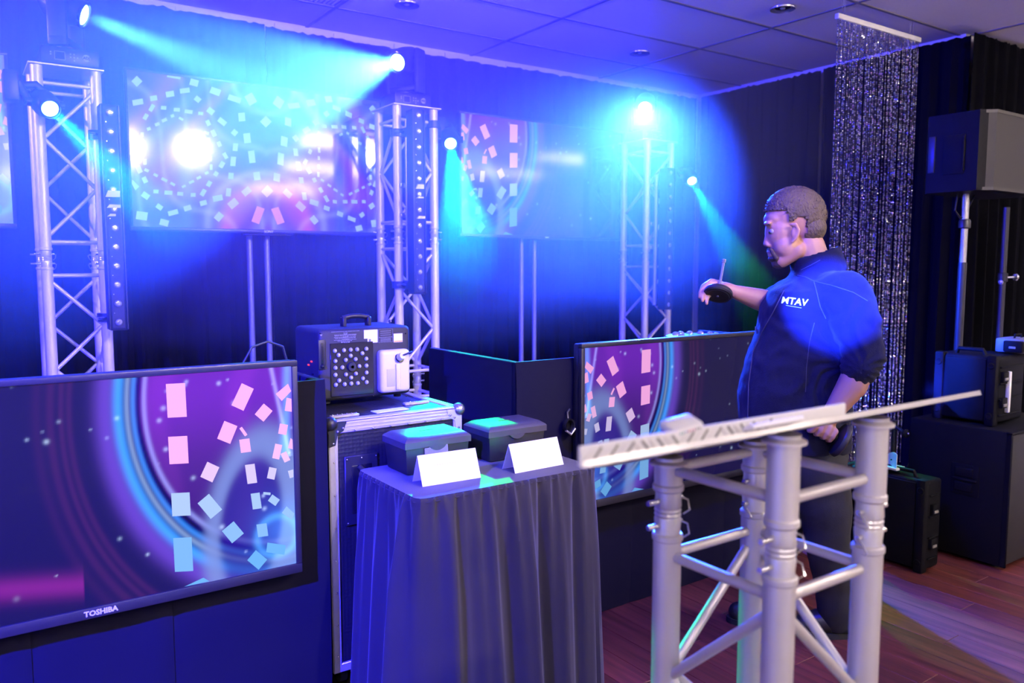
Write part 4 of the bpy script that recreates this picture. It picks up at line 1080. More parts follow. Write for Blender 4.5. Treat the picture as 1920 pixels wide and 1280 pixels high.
def tent(x0, y0, rot, label, marks):
    t = thing('tent_card', (x0 + .1, y0 + .035, TZ + .0005), label, 'tent card', 'white tent cards on the table'); w, dp, h, th = .202, .072, .088, .0012
    c, s = math.cos(rot), math.sin(rot); z0 = TZ + .0005
    def P(u, v, z): return (x0 + u * c - v * s, y0 + u * s + v * c, z0 + z)
    for nm, (v0, v1, vm) in (('front_leaf', (0, 0, dp / 2)), ('back_leaf', (dp, dp, dp / 2))):
        sg = 1 if nm == 'front_leaf' else -1
        vs = [P(0, v0, 0), P(w, v0, 0), P(w, vm, h), P(0, vm, h), P(0, v0 + sg * th, 0), P(w, v0 + sg * th, 0), P(w, vm + sg * th * .0, h - th * 2), P(0, vm, h - th * 2)]
        leaf = build(MB().add(vs, [[0, 1, 2, 3], [7, 6, 5, 4], [0, 4, 5, 1], [1, 5, 6, 2], [3, 2, 6, 7], [0, 3, 7, 4]]), nm, M_WHITE, t, smooth=False)
        if nm == 'front_leaf':
            mk = MB(); sl = dp / 2 / h
            for (u0, u1, z) in marks:
                zz = z; vv = sl * zz - .0004
                mk.add([P(u0, vv, zz), P(u1, vv, zz), P(u1, vv + sl * .006, zz + .006), P(u0, vv + sl * .006, zz + .006)], [[0, 1, 2, 3]])
            build(mk, 'faded_lettering', M_FAINT, leaf)


def marks(a, b, z, n, sd):
    r = random.Random(sd); out = []; u = a; st = (b - a) / n
    for i in range(n):
        out.append((u, u + st * r.uniform(.45, .7), z)); u += st
    return out


tent(1.122, 2.094, -.045, 'white tent card before the box with clear tape', marks(.05, .165, .052, 13, 1))
tent(1.440, 2.064, .03, 'white tent card at the right end of the table', marks(.06, .14, .054, 10, 2))

# ================================================================== TRUSS LECTERN
PX, PY = 1.026, .755
plate_z = lambda y: 1.1706 - .345 * (y - .755)
t = thing('truss_lectern', (PX + S34 / 2, PY + S34 / 2, .001), 'silver truss lectern with sloping top in the right foreground', 'lectern')
truss(t, PX, PY, [.012, .984, 1.25], M_ALU=M_ALU2, rb=.0095, base=True, plate=False, topcut=lambda x, y: plate_z(y) - .004)
for (a, b) in (((PX, PY), (PX + S34, PY)), ((PX + S34, PY), (PX + S34, PY + S34)), ((PX + S34, PY + S34), (PX, PY + S34)), ((PX, PY + S34), (PX, PY))):
    pass
ang = math.atan(.345); Lp = .46; yc = .69 + Lp * math.cos(ang) / 2
px0, px1 = .572, 1.490
Rp = Euler((-ang, 0, 0)).to_matrix()
pc = Vector(((px0 + px1) / 2, yc, plate_z(yc) + .003))
yv = Rp @ Vector((0, 1, 0)); zv = Rp @ Vector((0, 0, 1)); ne = pc - yv * (Lp / 2)
top = build(MB().prism([(px0 - pc.x, 0), (px0 - pc.x + .004, -.003), (px1 - pc.x - .004, -.003), (px1 - pc.x, 0), (1.43 - pc.x, Lp), (1.0 - pc.x, Lp)], ne - zv * .004, (1, 0, 0), yv, zv, .008), 'top_plate', M_ALU_POL, t)
# raised near lip with chevron ridges
lipx1 = 1.085
build(MB().box((( px0 + lipx1) / 2, ne.y + .004, ne.z + .009), (lipx1 - px0, .006, .024), .0028), 'lip', M_WHITEP, top)
for k in range(26):
    x = px0 + .012 + k * .0128
    if x > .93: break
    sg = 1 if (k // 6) % 2 == 0 else -1
    build(MB().box((x, ne.y + .0006, ne.z + .009), (.0034, .0016, .020), .0006, rot=(0, sg * .75, 0), seg=1), 'tread_ridge', M_GREY if k % 2 else M_ALU_POL, top)
for x in (PX, PX + S34):
    for y in (PY, PY + S34):
        build(MB().lathe([(.034, -.004), (.034, 0), (.026, .004)], (x, y, plate_z(y) - .014), n=20), 'top_flange', M_ALU, t)
# things lying on the lectern
rm = at(1262, 812, Y=.72)
t2 = thing('remote_control', (rm.x, ne.y + .016, ne.z + .014), 'white remote control with coloured buttons on the lectern edge', 'remote control')
rc = Vector((rm.x, ne.y + .016, ne.z + .0225))
build(MB().box(rc, (.054, .030, .012), .005, rot=(.35, -.10, .0), seg=3), 'body', M_WHITEP, t2)
cols = [(.05, .35, .25), (.1, .3, .3), (.1, .15, .5), (.5, .05, .1), (.6, .2, .35), (.5, .15, .3), (.15, .12, .15), (.15, .12, .15)]
Rr = Euler((.35, -.10, 0)).to_matrix()
for k, c in enumerate(cols):
    q = rc + Rr @ Vector((-.017 + k * .0049, -.0155, .0005))
    build(MB().box(q, (.0026, .0016, .0036), .0006, rot=Rr, seg=1), 'button', mat('button_%d' % k, c, .4), t2)
pp = MB().box((.905, ne.y + .05, plate_z(ne.y + .05) + .0120), (.11, .14, .007), .002, rot=Rp)
tag(build(pp, 'booklet', M_WHITE), 'white booklet lying on the lectern top beside the remote', 'booklet')

# ================================================================== BEAD CURTAIN
CX0, CX1, CY = 4.195, 5.05, 2.82
t = thing('bead_curtain', ((CX0 + CX1) / 2, CY, .10), 'hanging curtain of glittering silver bead strands', 'bead curtain')
build(MB().span(CX0 - .01, CX1 + .01, CY - .014, CY + .014, 2.815, 2.845, .005), 'rail', M_WHITEP, t)
for x in (CX0 + .04, CX0 + .065, CX1 - .10, CX1 - .07):
    build(MB().tube((x, CY, 2.84), (x, CY, CEIL - .004), .0022, 6), 'hanging_wire', M_STEEL, t)


def bead_mat():
    m = bpy.data.materials.new('faceted_silver_beads'); m.use_nodes = True; N = m.node_tree.nodes; L = m.node_tree.links; b = N['Principled BSDF']
    g = N.new('ShaderNodeNewGeometry'); cr = N.new('ShaderNodeValToRGB'); e = cr.color_ramp.elements
    cr.color_ramp.interpolation = 'CONSTANT'
    e[0].color = (.14, .13, .16, 1); e[1].position = .94; e[1].color = (1, .98, .95, 1)  # stepped dark and bright tones put the sparkle into the bead colour
    for p, c in ((.30, (.22, .20, .24, 1)), (.5, (.40, .38, .42, 1)), (.64, (.75, .80, .55, 1)), (.72, (.85, .55, .72, 1)), (.80, (.50, .60, .90, 1)), (.86, (.88, .84, .80, 1))):
        x = e.new(p); x.color = c
    oi = N.new('ShaderNodeObjectInfo'); ad = N.new('ShaderNodeMath'); ad.operation = 'ADD'; fr = N.new('ShaderNodeMath'); fr.operation = 'FRACT'
    L.new(g.outputs['Random Per Island'], ad.inputs[0]); L.new(oi.outputs['Random'], ad.inputs[1]); L.new(ad.outputs[0], fr.inputs[0]); L.new(fr.outputs[0], cr.inputs[0]); L.new(cr.outputs[0], b.inputs['Base Color'])
    b.inputs['Metallic'].default_value = .7; b.inputs['Roughness'].default_value = .2
    return m


M_BEAD = bead_mat()
bead_me = []
for k in range(6):
    r_ = random.Random(40 + k); mb = MB(); z = 0.0
    while z > -2.70:
        rr = .0056 * r_.uniform(.85, 1.1); R3 = Euler((r_.uniform(0, 6), r_.uniform(0, 6), r_.uniform(0, 6))).to_matrix()
        c = Vector((r_.uniform(-.0004, .0004), 0, z))
        o6 = [(1, 0, 0), (-1, 0, 0), (0, 1, 0), (0, -1, 0), (0, 0, 1), (0, 0, -1)]
        mb.add([c + R3 @ (Vector(p) * rr) for p in o6], [[4, 0, 2], [4, 2, 1], [4, 1, 3], [4, 3, 0], [5, 2, 0], [5, 1, 2], [5, 3, 1], [5, 0, 3]])
        z -= .0108
    bead_me.append(mb.mesh('strand', smooth=False, fixn=False))
ns = 40
for i in range(ns):
    x = CX0 + .006 + (CX1 - CX0 - .012) * i / (ns - 1)
    o = piece(bead_me[(i * 5 + i // 6) % 6], 'strand', M_BEAD, t, (x + random.uniform(-.002, .002), CY + random.uniform(-.004, .004), 2.813 - random.uniform(0, .010)))
    o.scale = (1, 1, .995 - .004 * random.random() - .02 * (1 - i / ns)); o.rotation_euler = (random.uniform(-.002, .002), random.uniform(-.0015, .0015), 0)

# ================================================================== GEAR AT THE RIGHT
t = thing('subwoofer', (4.25, 1.93, .001), 'large black subwoofer on the floor at the right edge', 'loudspeaker')
sx0, sx1, sy0, sy1, sz = 3.94, 4.56, 1.672, 2.156, .66
build(MB().span(sx0, sx1, sy0 + .02, sy1, .02, sz, .012), 'cabinet', M_GEAR, t)
build(MB().span(sx0 + .012, sx1 - .012, sy0 + .006, sy0 + .022, .032, sz - .012, .005), 'grille', mat('grey_black_grille', (.018, .017, .018), .5, .1, var=.1, vscale=300, bump=.4, bscale=600), t)
for x in (sx0, sx1 - .012): build(MB().span(x, x + .012, sy0, sy0 + .03, .02, sz, .005, 1), 'front_frame', M_GEAR, t)
build(MB().span(sx0, sx1, sy0, sy0 + .03, sz - .014, sz, .004, 1), 'front_frame', M_GEAR, t)
hz, hy = .40, at(1808, 925, X=3.94).y
h = build(MB().box((sx0 - .001, hy, hz), (.008, .13, .15), .003), 'handle_cup', M_GEAR, t)
for dz in (.035, -.035): build(MB().box((sx0 - .005, hy + .005, hz + dz), (.01, .085, .045), .012, seg=3), 'handle_recess', M_GEAR, h)
build(MB().box((sx0 - .007, hy, hz), (.012, .115, .014), .005), 'handle_bar', M_GEAR, h)
for x in (sx0 + .06, sx1 - .06):
    for y in (sy0 + .07, sy1 - .06): build(MB().tube((x, y, .001), (x, y, .021), .02, 12), 'foot', M_RUBBER, t)


def tough_case(x0, x1, y0, y1, z0, z1, label, strip, handle_axis):
    t = thing('equipment_case', ((x0 + x1) / 2, (y0 + y1) / 2, z0), label, 'equipment case', 'black moulded equipment cases')
    build(MB().span(x0 + .012, x1 - .004, y0 + .012, y1 - .004, z0 + .012, z1 - .006, .016, 3), 'shell', M_GEAR, t)
    build(MB().span(x0 + .006, x0 + .03, y0 + .06, y1 - .06, z0 + .02, z1 - .02, .006), 'lid_panel', M_GEAR, t)
    for yy in (y0 + .012, y1 - .056):
        build(MB().span(x0, x0 + .05, yy, yy + .044, z0, z1, .008), 'corner_rib', M_GEAR, t)
        for zz in (z0 + .05, z1 - .05):
            build(MB().lathe([(.009, .003), (.013, .004), (.016, 0)], (x0, yy + .022, zz), (-1, 0, 0), 20), 'bumper_ring', M_GEAR, t)
    zs = (z0 + .25 * (z1 - z0), z0 + .62 * (z1 - z0))
    for zz in zs:
        l = build(MB().span(x0 + .05, x0 + .10, y0 - .004, y0 + .02, zz, zz + .05, .004), 'latch', M_GEAR, t)
        build(MB().span(x0 + .058, x0 + .092, y0 - .008, y0 - .002, zz + .008, zz + .022, .002, 1), 'latch_lever', M_GREY, l)
    for k in range(4):
        zz = z0 + (k + .6) * (z1 - z0) / 4.4
        build(MB().span(x0 + .04, x1 - .03, y0 + .004, y0 + .016, zz, zz + .008, .002, 1), 'rib', M_GEAR, t)
    build(MB().path([(x0 + .06, y0 + .09, z1 - .008), (x0 + .06, y0 + .10, z1 + .018), (x0 + .06, y1 - .10, z1 + .018), (x0 + .06, y1 - .09, z1 - .008)], .010, 10), 'carry_handle', M_GEAR, t)
    if strip:
        build(MB().span(x0 + .105, x0 + .125, y0 - .006, y0 + .012, z0 + .06, z1 - .08, .003), 'white_label_strip', M_WHITE, t)
    return t


tough_case(4.0, 4.30, 1.775, 2.09, .662, 1.0, 'black equipment case with white label strip on the subwoofer', True, 0)
tough_case(3.60, 3.755, 1.87, 2.32, .001, .442, 'black equipment case standing on the floor beside the subwoofer', False, 0)
t = thing('bracket', (3.66, 2.14, .444), 'curled white plastic bracket on the floor-standing equipment case', 'bracket')
wb = []
for k in range(12):
    a = k / 11; wb.append((3.63 + .05 * math.sin(a * 2.2), 2.04 + .17 * a))
vs = []; fs = []
for k, (x, y) in enumerate(wb):
    h_ = .055 + .018 * math.sin(k * .55 + .8)
    vs += [(x, y, .462), (x, y, .462 + h_), (x + .004, y, .462 + h_), (x + .004, y, .462)]
for k in range(11):
    fs += [[k * 4 + i, k * 4 + (i + 1) % 4, (k + 1) * 4 + (i + 1) % 4, (k + 1) * 4 + i] for i in range(4)]
fs += [[0, 1, 2, 3], [44, 45, 46, 47]]
build(MB().add(vs, fs), 'curled_plate', M_WHITEP, t); build(MB().span(3.625, 3.70, 2.035, 2.215, .452, .464, .003, 1), 'foot_plate', M_WHITEP, t)
for y in (2.07, 2.17): build(MB().ball((3.635, y, .50), .004, 8, 6), 'hole_plug', M_GEAR, t)

t = thing('grey_carry_case', (4.36, 1.93, 1.0), 'small grey case with handle at the right edge, on the equipment case', 'case')
gx = at(1897, 650, Z=1.03)
t.location = (gx.x + .06, gx.y + .0, 1.001); WL[t.name] = t.location.copy(); gx = t.location
build(MB().box((gx.x, gx.y, 1.036), (.16, .14, .07), .012), 'body', M_GREY, t)
build(MB().box((gx.x - .085, gx.y - .02, 1.034), (.028, .09, .055), .008), 'end_cap', M_GEAR, t)
build(MB().box((gx.x - .102, gx.y - .02, 1.03), (.003, .03, .010), .001), 'badge', M_DIM, t)
build(MB().path([(gx.x - .04, gx.y, 1.066), (gx.x - .03, gx.y, 1.088), (gx.x + .03, gx.y, 1.088), (gx.x + .04, gx.y, 1.066)], .005, 8), 'handle', M_GEAR, t)

# main loudspeaker on its stand
t = thing('loudspeaker', (4.65, 2.19, 1.80), 'black loudspeaker with grey grille raised on a stand at the right edge', 'loudspeaker')
ax0, ax1, ay0, ay1, az0, az1 = 4.30, 4.98, 2.015, 2.345, 1.806, 2.208
build(MB().prism([(ax0, ay0 + .05), (ax0, ay1 - .02), (ax0 + .03, ay1), (ax1 - .03, ay1), (ax1, ay1 - .02), (ax1, ay0 + .05), (ax1 - .05, ay0 + .02), (ax0 + .05, ay0 + .02)], (0, 0, az0), (1, 0, 0), (0, 1, 0), (0, 0, 1), az1 - az0), 'cabinet', M_GEAR, t)
build(MB().prism([(ax0 + .004, ay0 + .05), (ax0 + .052, ay0 + .018), (ax0 + .07, ay0), (ax1 - .07, ay0), (ax1 - .052, ay0 + .018), (ax1 - .004, ay0 + .05)], (0, 0, az0 + .015), (1, 0, 0), (0, 1, 0), (0, 0, 1), az1 - az0 - .03), 'grille', mat('light_grey_grille', (.018, .016, .015), .6, 0, var=.1, vscale=200, bump=.3, bscale=500), t)
for z in (az0, az1 - .016): build(MB().prism([(ax0, ay0 + .055), (ax0 + .05, ay0 + .016), (ax0 + .07, ay0 - .003), (ax1 - .07, ay0 - .003), (ax1 - .05, ay0 + .016), (ax1, ay0 + .055)], (0, 0, z), (1, 0, 0), (0, 1, 0), (0, 0, 1), .016), 'grille_rim', mat('worn_rim', (.035, .032, .030), .6), t)
hc = build(MB().box((ax0 - .001, ay0 + .17, az0 + .19), (.006, .11, .20), .002), 'handle_cup', M_GEAR, t)
build(MB().box((ax0 - .006, ay0 + .12, az0 + .19), (.010, .012, .17), .004), 'handle_bar', M_GEAR, hc)
build(MB().box((ax0 - .002, ay0 + .285, az0 + .20), (.008, .035, .19), .003), 'connector_plate', M_BLACKM, t)
build(MB().path([(ax0 + .12, ay0 + .2, az0), (ax0 + .10, ay0 + .2, az0 - .09), (ax0 + .16, ay0 + .2, az0 - .13), (ax0 + .24, ay0 + .2, az0 - .07), (ax0 + .30, ay0 + .2, az0)], .005, 8), 'cable_loop', M_CABLE, t)
sp = at(1808, 430, Y=2.2)
t = thing('speaker_stand', (sp.x, 2.2, .001), 'silver speaker stand pole behind the equipment cases', 'speaker stand')
build(MB().tube((sp.x, 2.2, 1.40), (sp.x, 2.2, 1.805), .0175, 20), 'inner_pole', M_STEEL, t)
build(MB().tube((sp.x, 2.2, .30), (sp.x, 2.2, 1.44), .021, 20), 'outer_pole', M_BLACKM, t)
build(MB().lathe([(.021, 0), (.03, .005), (.03, .04), (.024, .05)], (sp.x, 2.2, 1.62), n=20), 'collar', M_BLACKM, t)
for a in (.35, 1.57, 2.8):
    build(MB().tube((sp.x + .03 * math.cos(a), 2.2 + .03 * math.sin(a), .75), (sp.x + .42 * math.cos(a), 2.2 + .35 * math.sin(a), .02), .011, 12), 'leg', M_BLACKM, t)
    build(MB().tube((sp.x + .02 * math.cos(a), 2.2 + .02 * math.sin(a), .34), (sp.x + .24 * math.cos(a), 2.2 + .2 * math.sin(a), .32), .007, 8), 'strut', M_BLACKM, t)
lp = at(1880, 520, Y=2.45)
t = thing('light_stand', (lp.x, 2.45, .001), 'dark stand pole with clamp knobs at the right edge', 'stand')
build(MB().tube((lp.x, 2.45, .02), (lp.x, 2.45, 1.79), .019, 18), 'pole', mat('dark_grey_pole', (.035, .034, .036), .45, .2), t)
build(MB().lathe([(.019, -.03), (.028, -.025), (.028, .025), (.019, .03)], (lp.x, 2.45, lp.z), n=18), 'collar', M_BLACKM, t)
build(MB().tube((lp.x + .02, 2.44, lp.z), (lp.x + .09, 2.42, lp.z + .002), .006, 10), 'knob_shaft', M_STEEL, t)
build(MB().lathe([(.0001, 0), (.02, .003), (.024, .01), (.02, .017), (.0001, .02)], (lp.x + .09, 2.42, lp.z + .002), (1, -.2, 0), 18), 'knob', M_STEEL, t)
build(MB().lathe([(.0001, 0), (.014, .002), (.014, .012), (.0001, .015)], (lp.x - .06, 2.43, lp.z - .03), (-1, 0, 0), 16), 'locking_knob', M_STEEL, t)
build(MB().tube((lp.x - .06, 2.43, lp.z - .03), (lp.x, 2.45, lp.z - .02), .005, 8), 'knob_shaft', M_BLACKM, t)
for a in (.4, 2.5, 4.6): build(MB().tube((lp.x, 2.45, .5), (lp.x + .4 * math.cos(a), 2.45 + .2 * math.sin(a), .015), .011, 10), 'leg', mat('dark_grey_pole', (.035, .034, .036), .45, .2), t)
kb = at(1697, 812, Y=2.17)
t = thing('tripod_knob', (kb.x, 2.17, kb.z - .02), 'black clamp knob with bright tip beside the subwoofer top', 'knob')
build(MB().lathe([(.0001, -.004), (.020, 0), (.022, .010), (.014, .018), (.0001, .02)], (kb.x, 2.17, kb.z), (-.4, -1, 0), 18), 'grip', M_GEAR, t)
build(MB().ball((kb.x - .008, 2.149, kb.z + .002), .006, 10, 8), 'bright_tip', M_STEEL, t)
build(MB().tube((kb.x, 2.17, kb.z), (kb.x + .04, 2.25, kb.z + .02), .010, 10), 'arm', M_BLACKM, t)
build(MB().tube((kb.x + .04, 2.25, kb.z + .05), (kb.x + .04, 2.25, .002), .014, 12), 'post', M_BLACKM, t)

# ================================================================== PERSON
PD = 3.0
AX3 = Matrix((RIGHT, AWAY, Vector((0, 0, 1)))).transposed()
def mp(x, y, dd=0.0): return at(x, y, D=PD + dd)


def cap(mb, p0, r0, p1, r1, n=16):
    p0 = Vector(p0); p1 = Vector(p1); L = max((p1 - p0).length, 1e-5); pr = [(1e-5, -r0)]
    for k in range(1, 5): a = PI / 2 * (1 - k / 4); pr.append((r0 * math.cos(a), -r0 * math.sin(a)))
    for k in range(0, 4): a = PI / 2 * k / 4; pr.append((r1 * math.cos(a), L + r1 * math.sin(a)))
    pr.append((1e-5, L + r1)); mb.lathe(pr, p0, p1 - p0, n)


def chain(mb, pts, rs, n=16):
    for k in range(len(pts) - 1): cap(mb, pts[k], rs[k], pts[k + 1], rs[k + 1], n)


def ell(mb, c, r, R=None):
    b = MB().ball((0, 0, 0), r, 20, 14); R = AX3 if R is None else R; c = Vector(c)
    mb.add([c + R @ v for v in b.v], b.f)


def remesh(mb, voxel, smooth=6, disp=None, o=(0, 0, 0)):
    me = mb.mesh('tmp', o, smooth=False)
    ob = bpy.data.objects.new('tmp', me); COL.objects.link(ob)
    md = ob.modifiers.new('r', 'REMESH'); md.mode = 'VOXEL'; md.voxel_size = voxel; md.adaptivity = 0
    if smooth:
        s = ob.modifiers.new('s', 'SMOOTH'); s.iterations = smooth; s.factor = .5
    dg = bpy.context.evaluated_depsgraph_get(); dg.update()
    out = bpy.data.meshes.new_from_object(ob.evaluated_get(dg))
    bpy.data.objects.remove(ob); bpy.data.meshes.remove(me)
    if disp:
        ns_ = [v.normal.copy() for v in out.vertices]
        for v, nn in zip(out.vertices, ns_): v.co += nn * disp(v.co + Vector(o), nn)
    out.shade_smooth(); out.update()
    return out


M_SKIN = mat('skin', (.46, .24, .17), .5, var=.10, vscale=18, bump=.06, bscale=180)
M_SKIN.node_tree.nodes['Principled BSDF'].inputs['Subsurface Weight'].default_value = .12
M_SKIN.node_tree.nodes['Principled BSDF'].inputs['Subsurface Radius'].default_value = (.012, .004, .002)
M_HAIR = mat('short_brown_hair', (.10, .068, .048), .55, var=.45, vscale=55, bump=.9, bscale=130, stretch=(1, 1, .7))
M_BEARD = mat('dark_stubble', (.07, .045, .038), .65, var=.3, vscale=120, bump=.4, bscale=300)
M_FLEECE = mat('navy_black_fleece', (.009, .010, .034), .95, spec=.2, sheen=.06, var=.2, vscale=10, bump=.22, bscale=260)
M_PIPE = mat('grey_seam_thread', (.045, .045, .08), .8)
M_TROU = mat('dark_trousers', (.018, .018, .026), .85, var=.2, vscale=14, bump=.15, bscale=300)
M_SHOE = mat('black_shoe_leather', (.02, .02, .022), .4, var=.1)
M_EYE = mat('eye_white', (.30, .27, .26), .3)  # darkened to stand in for the shade over the eyes
M_IRIS = mat('dark_iris', (.02, .015, .01), .2)

foot_r = at(1436, 1172, Z=0); toe_r = at(1384, 1166, Z=0)
foot_l = at(1566, 1190, Z=0); toe_l = at(1508, 1188, Z=0)
root = (foot_r + foot_l) / 2; root.z = .001
person = thing('person', root, 'person in dark navy fleece jacket holding two round black stand bases', 'person')
B0 = root

# ---- body: one continuous surface
b = MB()
ell(b, mp(1490, 404), (.108, .079, .099))                            # skull
ell(b, mp(1466, 436), (.062, .062, .082)); ell(b, mp(1450, 411), (.034, .052, .030))
ell(b, mp(1476, 462, -.030), (.050, .036, .045)); ell(b, mp(1476, 462, .030), (.050, .036, .045))
cap(b, mp(1494, 468, -.035), .034, mp(1466, 488, -.012), .028); cap(b, mp(1494, 468, .035), .034, mp(1466, 488, .012), .028)
ell(b, mp(1463, 491), (.024, .026, .020)); ell(b, mp(1453, 474), (.024, .032, .028))
cap(b, mp(1442, 428), .0095, mp(1438, 454), .0125); ell(b, mp(1437, 457), (.0125, .013, .011)); ell(b, mp(1442, 460, -.010), (.012, .008, .008)); ell(b, mp(1442, 460, .010), (.012, .008, .008))
ell(b, mp(1443, 472), (.010, .022, .006)); ell(b, mp(1445, 479), (.010, .020, .006))
ell(b, mp(1439, 419, -.025), (.012, .026, .008)); ell(b, mp(1439, 419, .025), (.012, .026, .008))
for s_ in (-1, 1):
    chain(b, [mp(1483, 421, s_ * .083), mp(1492, 420, s_ * .090), mp(1498, 432, s_ * .090), mp(1493, 447, s_ * .086), mp(1486, 453, s_ * .080)], [.006, .0065, .0065, .0065, .007], 10)
    ell(b, mp(1489, 437, s_ * .079), (.012, .007, .026))
ell(b, mp(1511, 430), (.064, .070, .058)); cap(b, mp(1514, 462), .062, mp(1532, 535), .072)
ell(b, mp(1528, 600), (.155, .13, .15)); ell(b, mp(1505, 690), (.165, .14, .17)); ell(b, mp(1500, 790), (.15, .13, .14)); ell(b, mp(1502, 850), (.14, .12, .11))
chain(b, [mp(1540, 560, -.10), mp(1586, 566, -.165), mp(1620, 672, -.235), mp(1598, 722, -.235), mp(1560, 775, -.225)], [.05, .055, .048, .050, .032])
chain(b, [mp(1500, 555, .15), mp(1475, 562, .2), mp(1448, 568, .13), mp(1422, 561, .11), mp(1378, 547, .085)], [.06, .065, .046, .043, .027])
kn_l = mp(1552, 1020, -.02); kn_r = mp(1462, 1015, .12)
chain(b, [mp(1525, 870, -.06), kn_l, foot_l + Vector((0, 0, .09))], [.095, .06, .042]); chain(b, [mp(1485, 870, .07), kn_r, foot_r + Vector((0, 0, .09))], [.095, .06, .042])
cap(b, foot_l + Vector((0, 0, .05)), .036, toe_l + Vector((0, 0, .035)), .024); cap(b, foot_r + Vector((0, 0, .05)), .036, toe_r + Vector((0, 0, .035)), .024)
# right hand laid over a stand base
dc = mp(1346, 553, .045); dn = (RIGHT * .26 + AWAY * .52 + Vector((0, 0, .80))).normalized()
cap(b, mp(1378, 547, .085), .026, mp(1364, 541, .082), .024)
ell(b, mp(1357, 536, .092), (.030, .036, .016))
FR = .0088
chain(b, [mp(1352, 530, .118), mp(1334, 526, .112), mp(1318, 536, .100), mp(1312, 550, .070)], [FR * 1.15, FR * 1.1, FR, FR * .85], 10)
chain(b, [mp(1350, 531, .094), mp(1330, 530, .086), mp(1315, 544, .074), mp(1312, 557, .056)], [FR * 1.15, FR * 1.1, FR, FR * .85], 10)
chain(b, [mp(1350, 535, .070), mp(1332, 538, .066), mp(1318, 552, .056), mp(1317, 564, .042)], [FR * 1.1, FR, FR * .95, FR * .8], 10)
chain(b, [mp(1354, 540, .058), mp(1340, 545, .060), mp(1326, 558, .056), mp(1325, 569, .046)], [FR, FR * .92, FR * .88, FR * .75], 10)
chain(b, [mp(1368, 543, .070), mp(1357, 538, .060), mp(1345, 536, .054)], [.014, .0105, .0085], 10)
# left hand closed round the rod of the other base
ra, rb_ = mp(1508, 789, -.215), mp(1574, 824, -.215); e_ = (rb_ - ra).normalized()
n1 = -AWAY; n2 = e_.cross(n1).normalized()
if n2.z < 0: n2 = -n2
wr = mp(1560, 775, -.225); pcn = mp(1547, 797, -.212) + n2 * .010
cap(b, wr, .031, pcn + n2 * .012, .030); ell(b, pcn + AWAY * .004, (.036, .024, .028))
for i, (tt, rr) in enumerate(((.24, 1.0), (.42, 1.05), (.60, 1.0), (.76, .88))):
    c = ra.lerp(rb_, tt); pts = []; rs = []
    for k in range(6):
        a = math.radians(95 - k * 50); R0 = .0225 + (.006 if k == 1 else 0)
        pts.append(c + n2 * math.sin(a) * R0 + n1 * math.cos(a) * R0); rs.append(.0098 * rr * (1.1 - k * .05))
    chain(b, pts, rs, 10)
c = ra.lerp(rb_, .12); chain(b, [pcn - e_ * .02 + n2 * .004, c + n2 * .018 + n1 * .004, c - e_ * .012 + n1 * .016 + n2 * .006], [.014, .011, .009], 10)
body_me = remesh(b, .0042, 4, None, B0)
body = link('body', body_me, M_SKIN, person); WL[body.name] = B0.copy()
# eyes
for s_ in (-1, 1):
    ec = mp(1448, 434, s_ * .031)
    build(MB().ball(ec, .0115, 14, 10), 'eye', M_EYE, body); build(MB().ball(ec - RIGHT * .0085 + Vector((0, 0, -.003)), .0055, 12, 8), 'iris', M_IRIS, body)
    build(MB().path([mp(1436, 422, s_ * .012), mp(1436, 419, s_ * .03), mp(1445, 421, s_ * .052)], [.0025, .0035, .002], 8), 'eyebrow', M_HAIR, body)

# ---- hair: a cap over the skull with a ragged hairline and short tufts
hc = mp(1490, 404); vs = []; fs = []
NU, NV = 72, 40
def hair_margin(d):
    # d in head axes: x right(back), y away, z up ; hairline runs from forehead past the ear to the nape
    X_ = [-1.1, -.62, -.50, -.40, -.20, -.14, .08, .16, .6, 1.1]; Z_ = [.12, .14, .04, -.30, -.30, -.13, -.13, -.50, -.56, -.52]
    lim = float(np.interp(d.x, X_, Z_))
    return d.z - lim - .035 * mnoise.noise(d * 9)
def hair_ok(d): return hair_margin(d) > 0
for j in range(NV + 1):
    for i in range(NU):
        a = 2 * PI * i / NU; tht = PI * j / NV; d = Vector((math.sin(tht) * math.cos(a), math.sin(tht) * math.sin(a), math.cos(tht)))
        mg = max(0, min(1, hair_margin(d) / .35)); f = .0030 + mg * (.0045 + .0025 * mnoise.noise(d * 14) + .003 * mnoise.noise(d * 30) + .003 * max(0, d.z - .4))
        vs.append(hc + AX3 @ Vector((d.x * (.109 + f), d.y * (.080 + f), d.z * (.100 + f))))
dirs = []
for j in range(NV + 1):
    for i in range(NU):
        a = 2 * PI * i / NU; tht = PI * j / NV; dirs.append(Vector((math.sin(tht) * math.cos(a), math.sin(tht) * math.sin(a), math.cos(tht))))
for j in range(NV):
    for i in range(NU):
        q = [j * NU + i, j * NU + (i + 1) % NU, (j + 1) * NU + (i + 1) % NU, (j + 1) * NU + i]
        if all(hair_ok(dirs[k]) for k in q): fs.append(q)
inner = [hc + (v - hc) * .94 for v in vs]; K = len(vs)
fs2 = [list(reversed([k + K for k in q])) for q in fs]
edges = {}
for q in fs:
    for a_, b_ in zip(q, q[1:] + q[:1]): edges[(a_, b_)] = edges.get((a_, b_), 0) + 1
rim = [[b_, a_, a_ + K, b_ + K] for (a_, b_) in edges if (b_, a_) not in edges]
hm = MB().add(vs + inner, fs + fs2 + rim)
nc = mp(1512, 428); b_ = MB().ball((0, 0, 0), (.070, .0765, .063), 40, 28); keep = set(i for i, v in enumerate(b_.v) if v.x > -.030 - .2 * max(0, v.z) and v.z > -.044 + .006 * mnoise.noise(v * 120))
hm.add([nc + AX3 @ (v * (1 + .03 * mnoise.noise(v * 160))) for v in b_.v], [f for f in b_.f if all(i in keep for i in f)])
rr = random.Random(3)
